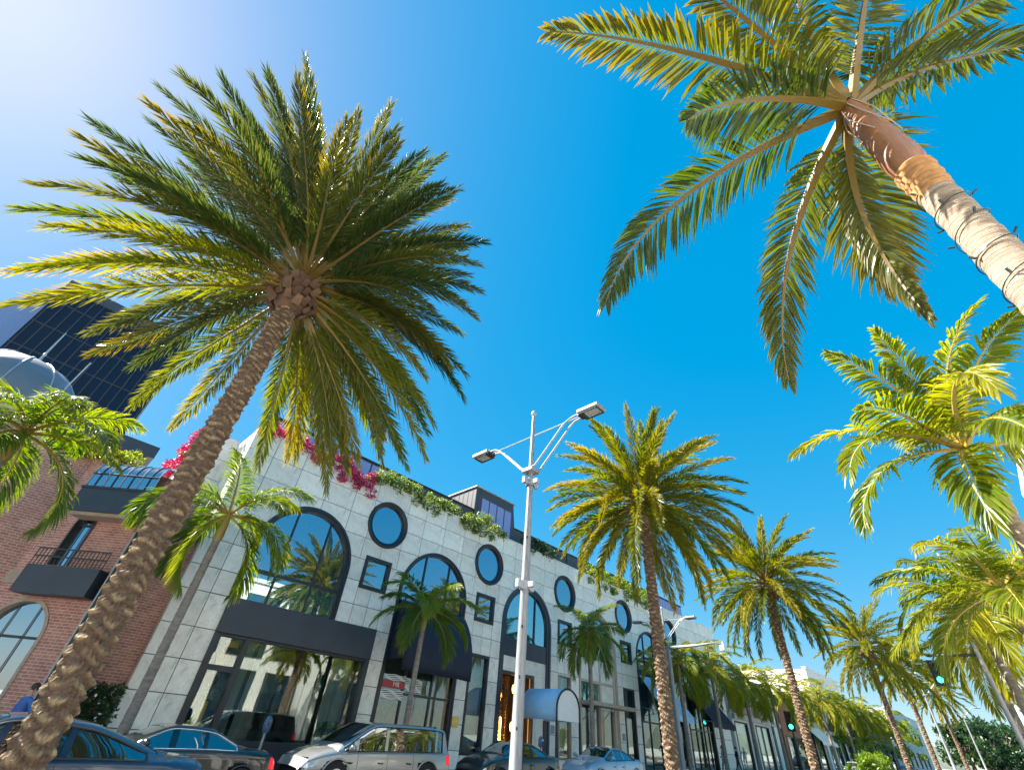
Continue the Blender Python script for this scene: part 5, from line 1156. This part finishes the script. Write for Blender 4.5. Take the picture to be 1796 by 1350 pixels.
# ------------------------------------------------------------------ people
def person(x, y, z, yaw, label, top, legs, hair=(.03, .02, .015), walk=.3, arm=.5, sleeve=True, k=1.0):
    J = {'pel': (0, 0, .95), 'sp': (0, .0, 1.15), 'ch': (0, -.01, 1.34), 'nk': (0, -.01, 1.49), 'hd': (.02, 0, 1.60), 'ht': (.01, 0, 1.72)}
    Rr = {'pel': (.15, .115), 'sp': (.135, .10), 'ch': (.16, .115), 'nk': (.055, .055), 'hd': (.075, .085), 'ht': (.06, .07)}
    E_ = [('pel', 'sp'), ('sp', 'ch'), ('ch', 'nk'), ('nk', 'hd'), ('hd', 'ht')]
    for s, n in ((1, 'l'), (-1, 'r')):
        w = walk * s
        J.update({n + 'h': (.02 * s, .10 * s, .88), n + 'k': (w * .45, .11 * s, .50), n + 'a': (w * .9 - .05, .11 * s, .09), n + 't': (w * .9 + .12, .12 * s, .04),
                  n + 's': (0, .19 * s, 1.40), n + 'e': (-.04 - w * .3, .24 * s, 1.12), n + 'w': (arm * (.35 if s > 0 else .1), .2 * s, .98 if s < 0 else 1.05), n + 'f': (arm * (.42 if s > 0 else .14), .19 * s, .90 if s < 0 else 1.06)})
        Rr.update({n + 'h': (.095, .095), n + 'k': (.062, .062), n + 'a': (.042, .042), n + 't': (.04, .035), n + 's': (.062, .062), n + 'e': (.044, .044), n + 'w': (.030, .034), n + 'f': (.03, .04)})
        E_ += [('pel', n + 'h'), (n + 'h', n + 'k'), (n + 'k', n + 'a'), (n + 'a', n + 't'), ('ch', n + 's'), (n + 's', n + 'e'), (n + 'e', n + 'w'), (n + 'w', n + 'f')]
        for q in range(4):   # fingers, thumb apart
            J[n + 'g%d' % q] = (J[n + 'f'][0] + .05 - .008 * q, J[n + 'f'][1] + (q - 1.5) * .018, J[n + 'f'][2] - .05); Rr[n + 'g%d' % q] = (.009, .009); E_.append((n + 'f', n + 'g%d' % q))
        J[n + 'th'] = (J[n + 'f'][0] + .03, J[n + 'f'][1] - .05 * s, J[n + 'f'][2] + .01); Rr[n + 'th'] = (.01, .01); E_.append((n + 'f', n + 'th'))
    names = list(J); me = bpy.data.meshes.new('body'); me.from_pydata([J[n] for n in names], [(names.index(a), names.index(b_)) for a, b_ in E_], [])
    tmp = bpy.data.objects.new('body_tmp', me); COL.objects.link(tmp)
    sk = tmp.modifiers.new('skin', 'SKIN'); sk.use_smooth_shade = True
    if not me.skin_vertices:
        bm = bmesh.new(); bm.from_mesh(me); bm.verts.layers.skin.verify(); bm.to_mesh(me); bm.free()
    for i, n in enumerate(names): me.skin_vertices[0].data[i].radius = Rr[n]; me.skin_vertices[0].data[i].use_root = (n == 'pel')
    tmp.modifiers.new('sub', 'SUBSURF').levels = 1; tmp.modifiers['sub'].render_levels = 1
    dg = bpy.context.evaluated_depsgraph_get(); dg.update(); out = bpy.data.meshes.new_from_object(tmp.evaluated_get(dg)); bpy.data.objects.remove(tmp)
    out.materials.clear()
    for mm in (MT['skin'], top, legs, MT['blackplastic']): out.materials.append(mm)
    for p in out.polygons:
        c = p.center; p.use_smooth = True
        armz = abs(c.y) > .175 and c.z > .8
        if c.z < .085: p.material_index = 3
        elif armz and (c.z < 1.12 if sleeve else c.z < 1.25): p.material_index = 0
        elif c.z > 1.47: p.material_index = 0
        elif c.z > .97: p.material_index = 1
        elif abs(c.x) > .16 and c.z > .8: p.material_index = 0
        else: p.material_index = 2
    t = empty('person', (x, y, z), label, 'person'); t.rotation_euler.z = yaw; t.scale = (k, k, k)
    obj('body', out, t)
    hm = mat('hair_%d' % int(x), hair, .6)
    one('hair', hm, t, lambda b: b.lathe([(.085, 1.60), (.098, 1.66), (.085, 1.725), (.045, 1.76), (0, 1.768)], (-.012, 0, 0), 14), True)
    one('face', MT['skin'], t, lambda b: (b.tube([(.075, 0, 1.635), (.108, 0, 1.605), (.085, 0, 1.60)], [.008, .014, .01], 6), b.tube([(.07, .03, 1.64), (.094, .03, 1.64)], .008, 5), b.tube([(.07, -.03, 1.64), (.094, -.03, 1.64)], .008, 5), b.tube([(.07, -.02, 1.565), (.093, 0, 1.563), (.07, .02, 1.565)], .008, 5), b.tube([(0, .085, 1.60), (0, .092, 1.64)], .014, 5), b.tube([(0, -.085, 1.60), (0, -.092, 1.64)], .014, 5)))
    return t
cl = lambda n, c: mat(n, c, .8, var=.15, vscale=14)
person(1.55, 18.2, .13, R(200), 'person in a blue shirt walking on the far pavement behind the dark blue car', cl('blue_shirt', (.05, .14, .42)), cl('dark_trousers', (.05, .05, .07)))
person(43.6, 18.6, gz(43.6) + .13, R(120), 'person in a blue and white top walking by the pale glazed shop', cl('striped_top', (.35, .42, .55)), cl('grey_skirt', (.16, .16, .2)), (.25, .12, .05))
person(46.8, 18.8, gz(46.8) + .13, R(-60), 'person in dark clothes walking by the pale glazed shop', cl('black_top', (.02, .02, .025)), cl('black_trousers', (.03, .03, .035)), (.05, .03, .02))
person(62.0, 18.5, gz(62) + .13, R(160), 'person in a teal top far along the left pavement', cl('teal_top', (.05, .28, .32)), cl('pale_trousers', (.4, .38, .34)))

# ------------------------------------------------------------------ buildings farther down the street
def shop_block(name, label, x0, x1, y0, depth, h, m, windows, fascia=None, awn=None):
    t = empty(name, ((x0 + x1) / 2, y0, 0), label, 'building'); cx = (x0 + x1) / 2
    one('wall', m, t, lambda b: (b.box(x0 - cx, x1 - cx, .3, depth, -.3, h)))
    ps = [rect(x0 - cx, x1 - cx, -.3, h)]
    for wv in windows: ps = subtract(ps, rect(wv[0] - cx, wv[1] - cx, wv[2], wv[3]))
    def fr(b):
        for p in ps:
            n = len(p); b.add([(u, 0, w_) for u, w_ in p], [tuple(range(n))])
        b.box(x0 - cx, x0 - cx + .02, 0.001, .3, -.3, h); b.box(x1 - cx - .02, x1 - cx, .001, .3, -.3, h)
    one('front_wall', m, t, fr)
    for wv in windows:
        a0, a1, z0, z1, gm = wv[0] - cx, wv[1] - cx, wv[2], wv[3], wv[4]
        w = one('window', MT['metal_dark'] if len(wv) < 6 else MT[wv[5]], t, lambda b: rframe(b, a0, a1, z0, z1, .12, -.04, .2))
        one('pane', MT[gm], w, lambda b: b.box(a0 + .1, a1 - .1, .1, .12, z0 + .1, z1 - .1))
        n = max(1, int((a1 - a0) / 1.8))
        if n > 1: one('mullion', MT['metal_dark'] if len(wv) < 6 else MT[wv[5]], w, lambda b: [b.box(a0 + (a1 - a0) * i / n - .04, a0 + (a1 - a0) * i / n + .04, .02, .099, z0 + .12, z1 - .12) for i in range(1, n)])
    one('parapet', m, t, lambda b: b.box(x0 - cx - .1, x1 - cx + .1, -.12, .4, h + .002, h + .3))
    if fascia: one('fascia', MT[fascia[2]], t, lambda b: b.box(x0 - cx + .1, x1 - cx - .1, -.25, -.01, fascia[0], fascia[1]))
    if awn:
        for a0, a1, mm in awn: one('awning', MT[mm], t, lambda b: b.add([(a0 - cx, -.02, 5.6), (a1 - cx, -.02, 5.6), (a1 - cx, -1.6, 4.1), (a0 - cx, -1.6, 4.1), (a1 - cx, -1.62, 3.8), (a0 - cx, -1.62, 3.8)], [(0, 3, 2, 1), (3, 5, 4, 2)]))
    return t
white_wall = mat('white_render', (.78, .76, .72), .8, var=.05, vscale=.8); beige_wall = mat('beige_render', (.52, .43, .33), .8, var=.08, vscale=.8); brown_wall = mat('brown_stone', (.30, .13, .075), .7, var=.2, vscale=2); grey_wall = mat('grey_render', (.34, .34, .35), .8, var=.1, vscale=.7)
shop_block('glazed_shop', 'pale two storey shop with teal glass and a planted ledge beyond the stone building', 53.2, 66, 21.2, 14, 8.2, white_wall, [(53.6, 56.8, .9, 4.6, 'glass_shop'), (57.2, 58.4, .9, 7.6, 'glass_teal', 'metal_grey'), (58.8, 62.6, .9, 4.6, 'glass_shop'), (63.0, 64.2, .9, 7.6, 'glass_teal', 'metal_grey'), (53.6, 56.8, 6.6, 7.9, 'glass_sky'), (58.8, 62.6, 6.6, 7.9, 'glass_sky')], (4.75, 5.15, 'metal_light'))
for x, lb in ((55, 'left planted ledge bushes on the pale glazed shop'), (60.5, 'right planted ledge bushes on the pale glazed shop')):
    t = empty('ledge_planter', (x, 20.7, 5.2), lb, 'planter'); one('trough', MT['brick_trim'], t, lambda b: b.box(-1.7, 1.7, -.25, .3, 0, .5))
    obj('foliage', cloud_mesh('foliage', clumps(G_, [(-1.1, 0, .9), (-.2, 0, 1.1), (.7, 0, .8), (1.2, 0, 1.0)], .45, 800), .2, MT['hedge_leaf'], int(x)), t)
shop_block('brown_shop', 'reddish brown stone shop front left of the third date palm trunk', 66.3, 74, 21.0, 12, 7.6, brown_wall, [(67, 69.5, 1.0, 4.2, 'glass_shop'), (70.2, 73.4, 1.0, 4.2, 'glass_shop')])
shop_block('white_block', 'white three storey block with a sunlit end wall beyond the third date palm', 82, 98, 21.0, 9, 12.4, white_wall, [(83 + 3 * i, 85.2 + 3 * i, 1.6, 5.2, 'glass_shop') for i in range(5)] + [(83 + 3 * i, 85.2 + 3 * i, 7.0, 10.2, 'glass_sky') for i in range(5)], (5.6, 6.4, 'panel_dark'))
shop_block('beige_block', 'beige shop block between the brown shop and the white block', 74.3, 81.7, 21.1, 12, 9.0, beige_wall, [(75, 77.6, 1.4, 5.0, 'glass_shop'), (78.2, 81, 1.4, 5.0, 'glass_shop'), (75, 77.6, 6.2, 8.2, 'glass_sky'), (78.2, 81, 6.2, 8.2, 'glass_sky')], None, [(74.8, 81.2, 'canvas_white')])
shop_block('dark_shop_row', 'dark fronted shop row behind the distant palms', 98.4, 124, 21.0, 10, 9.8, grey_wall, [(99 + 4 * i, 102.4 + 4 * i, 1.8, 5.6, 'glass_shop') for i in range(6)], (6.0, 7.4, 'panel_dark'), [(99 + 8 * i, 102 + 8 * i, 'canvas_navy') for i in range(3)])
shop_block('far_white_house', 'far white building at the end of the left row', 126, 160, 20.5, 12, 11.5, white_wall, [(128 + 5 * i, 130.5 + 5 * i, 3, 5.5, 'glass_sky') for i in range(6)] + [(128 + 5 * i, 130.5 + 5 * i, 7, 9, 'glass_sky') for i in range(6)])
# opposite side of the street, mirrored in the shop windows
ow = [(-30 + 4.4 * i, -27.2 + 4.4 * i) for i in range(11)]
def opposite(name, label, x0, x1, y, h, m):
    t = empty(name, ((x0 + x1) / 2, y, 0), label, 'building'); cx = (x0 + x1) / 2
    one('wall', m, t, lambda b: b.box(x0 - cx, x1 - cx, -9, 0, -.3, h))
    k = int((x1 - x0) / 4)
    for i in range(k):
        for z0, z1 in ((.5, 4.6), (5.6, 7.9), (8.8, 10.4)) if h > 7.6 else ((1.2, 4.2),):
            a = x0 - cx + 1 + i * 4; w = one('window', MT['metal_dark'], t, lambda b: b.box(a, a + 3.1, .005, .08, z0, z1)); one('pane', MT['glass_sky'], w, lambda b: b.box(a + .1, a + 3.0, .085, .1, z0 + .1, z1 - .1))
    one('parapet', m, t, lambda b: b.box(x0 - cx - .15, x1 - cx + .15, -9.1, .15, h + .003, h + .35))
opposite('corner_block', 'white corner block at the right edge above the yellow-green palm', 22.5, 27, -3.4, 11.0, white_wall)
opposite('white_shop', 'tall white shop block on the near side of the street beside the right palms', -6, 22, -6.5, 11.4, white_wall)  # both shops stand out of view, made tall and white to bounce sun
opposite('pale_shop', 'pale shop on the near side of the street behind the camera', -40, -6.4, -6.5, 12.0, white_wall)

# ------------------------------------------------------------------ far trees and hills
def broad_tree(x, y, h, w_, label, seed, m='dark_leaf', n=2600, name='broad_tree'):
    g2 = np.random.default_rng(seed); t = empty(name, (x, y, gz(x)), label, 'tree', 'dense trees at the far end of the street')
    one('trunk', MT['stem'], t, lambda b: (b.tube([(0, 0, 0), (.1, 0, h * .3), (0, .1, h * .55)], [.35, .25, .15], 9), [b.tube([(0, 0, h * .35), (math.cos(a) * w_ * .5, math.sin(a) * w_ * .5, h * .7)], [.15, .05], 6) for a in (0, 1.3, 2.6, 3.9, 5.2)]))
    cs = []; rd = []
    for k in range(26):
        a = g2.uniform(0, 2 * PI); rr2 = w_ * g2.uniform(.1, .8) ** .7; z = h * g2.uniform(.28, .86) * (1 - .25 * (rr2 / w_) ** 2); cs.append((rr2 * math.cos(a), rr2 * math.sin(a), z)); rd.append(g2.uniform(.16, .3) * w_)
    obj('crown', cloud_mesh('crown', clumps(g2, cs, rd, n, (1, 1, .8)), .5 * w_ / 4, MT[m], seed), t)
    return t
far = [(118, 10.0, 8.5, 4.0), (126, 8.0, 9.5, 4.5), (133, 9.2, 10.5, 5), (140, 6.6, 10.0, 5), (150, 7.8, 11.0, 5.5), (152, 4.8, 9.5, 5.5), (165, 3.4, 8.5, 5.5), (175, 6, 10.5, 6), (182, 1.5, 8.0, 6), (196, -.5, 7.5, 6), (205, 3, 9, 7)]
nm_ = ['leftmost', 'second', 'third', 'fourth', 'fifth', 'sixth', 'seventh', 'eighth', 'ninth', 'tenth', 'rightmost']
for i, (x, y, h, w_) in enumerate(far): broad_tree(x, y, h, w_, 'dense dark green tree at the far street end, %s of the row from the left' % nm_[i], 70 + i)
for i, (x, y, h, w_, lb) in enumerate(((88, 19.5, 10.4, 3.2, 'light green airy tree right of the white block'), (97, 19.3, 9.6, 3.0, 'light green airy tree left of the fourth date palm trunk'), (118, 18.8, 10.0, 3.4, 'grey-green tree right of the fourth date palm trunk'))):
    broad_tree(x, y, h, w_, lb, 90 + i, 'hedge_leaf', 1500)
b = MB(); n = 40; vs = []
for i in range(n + 1):
    y = -700 + 1400 * i / n; z = 42 + 26 * math.sin(i * .5) + 16 * math.sin(i * 1.3 + 1); vs += [(1250, y, -10), (1350, y, z)]
b.add(vs, [(2 * i, 2 * i + 1, 2 * i + 3, 2 * i + 2) for i in range(n)]); o = b.build('hills', MT['hill'], None, True); o['kind'] = 'structure'
fp = empty('flag_pole', (100, 1.2, gz(100)), 'thin white mast rising above the right palms', 'mast'); one('mast', MT['white'], fp, lambda b: b.tube([(0, 0, 0), (0, 0, 15), (0, 0, 29)], [.22, .16, .06], 8))
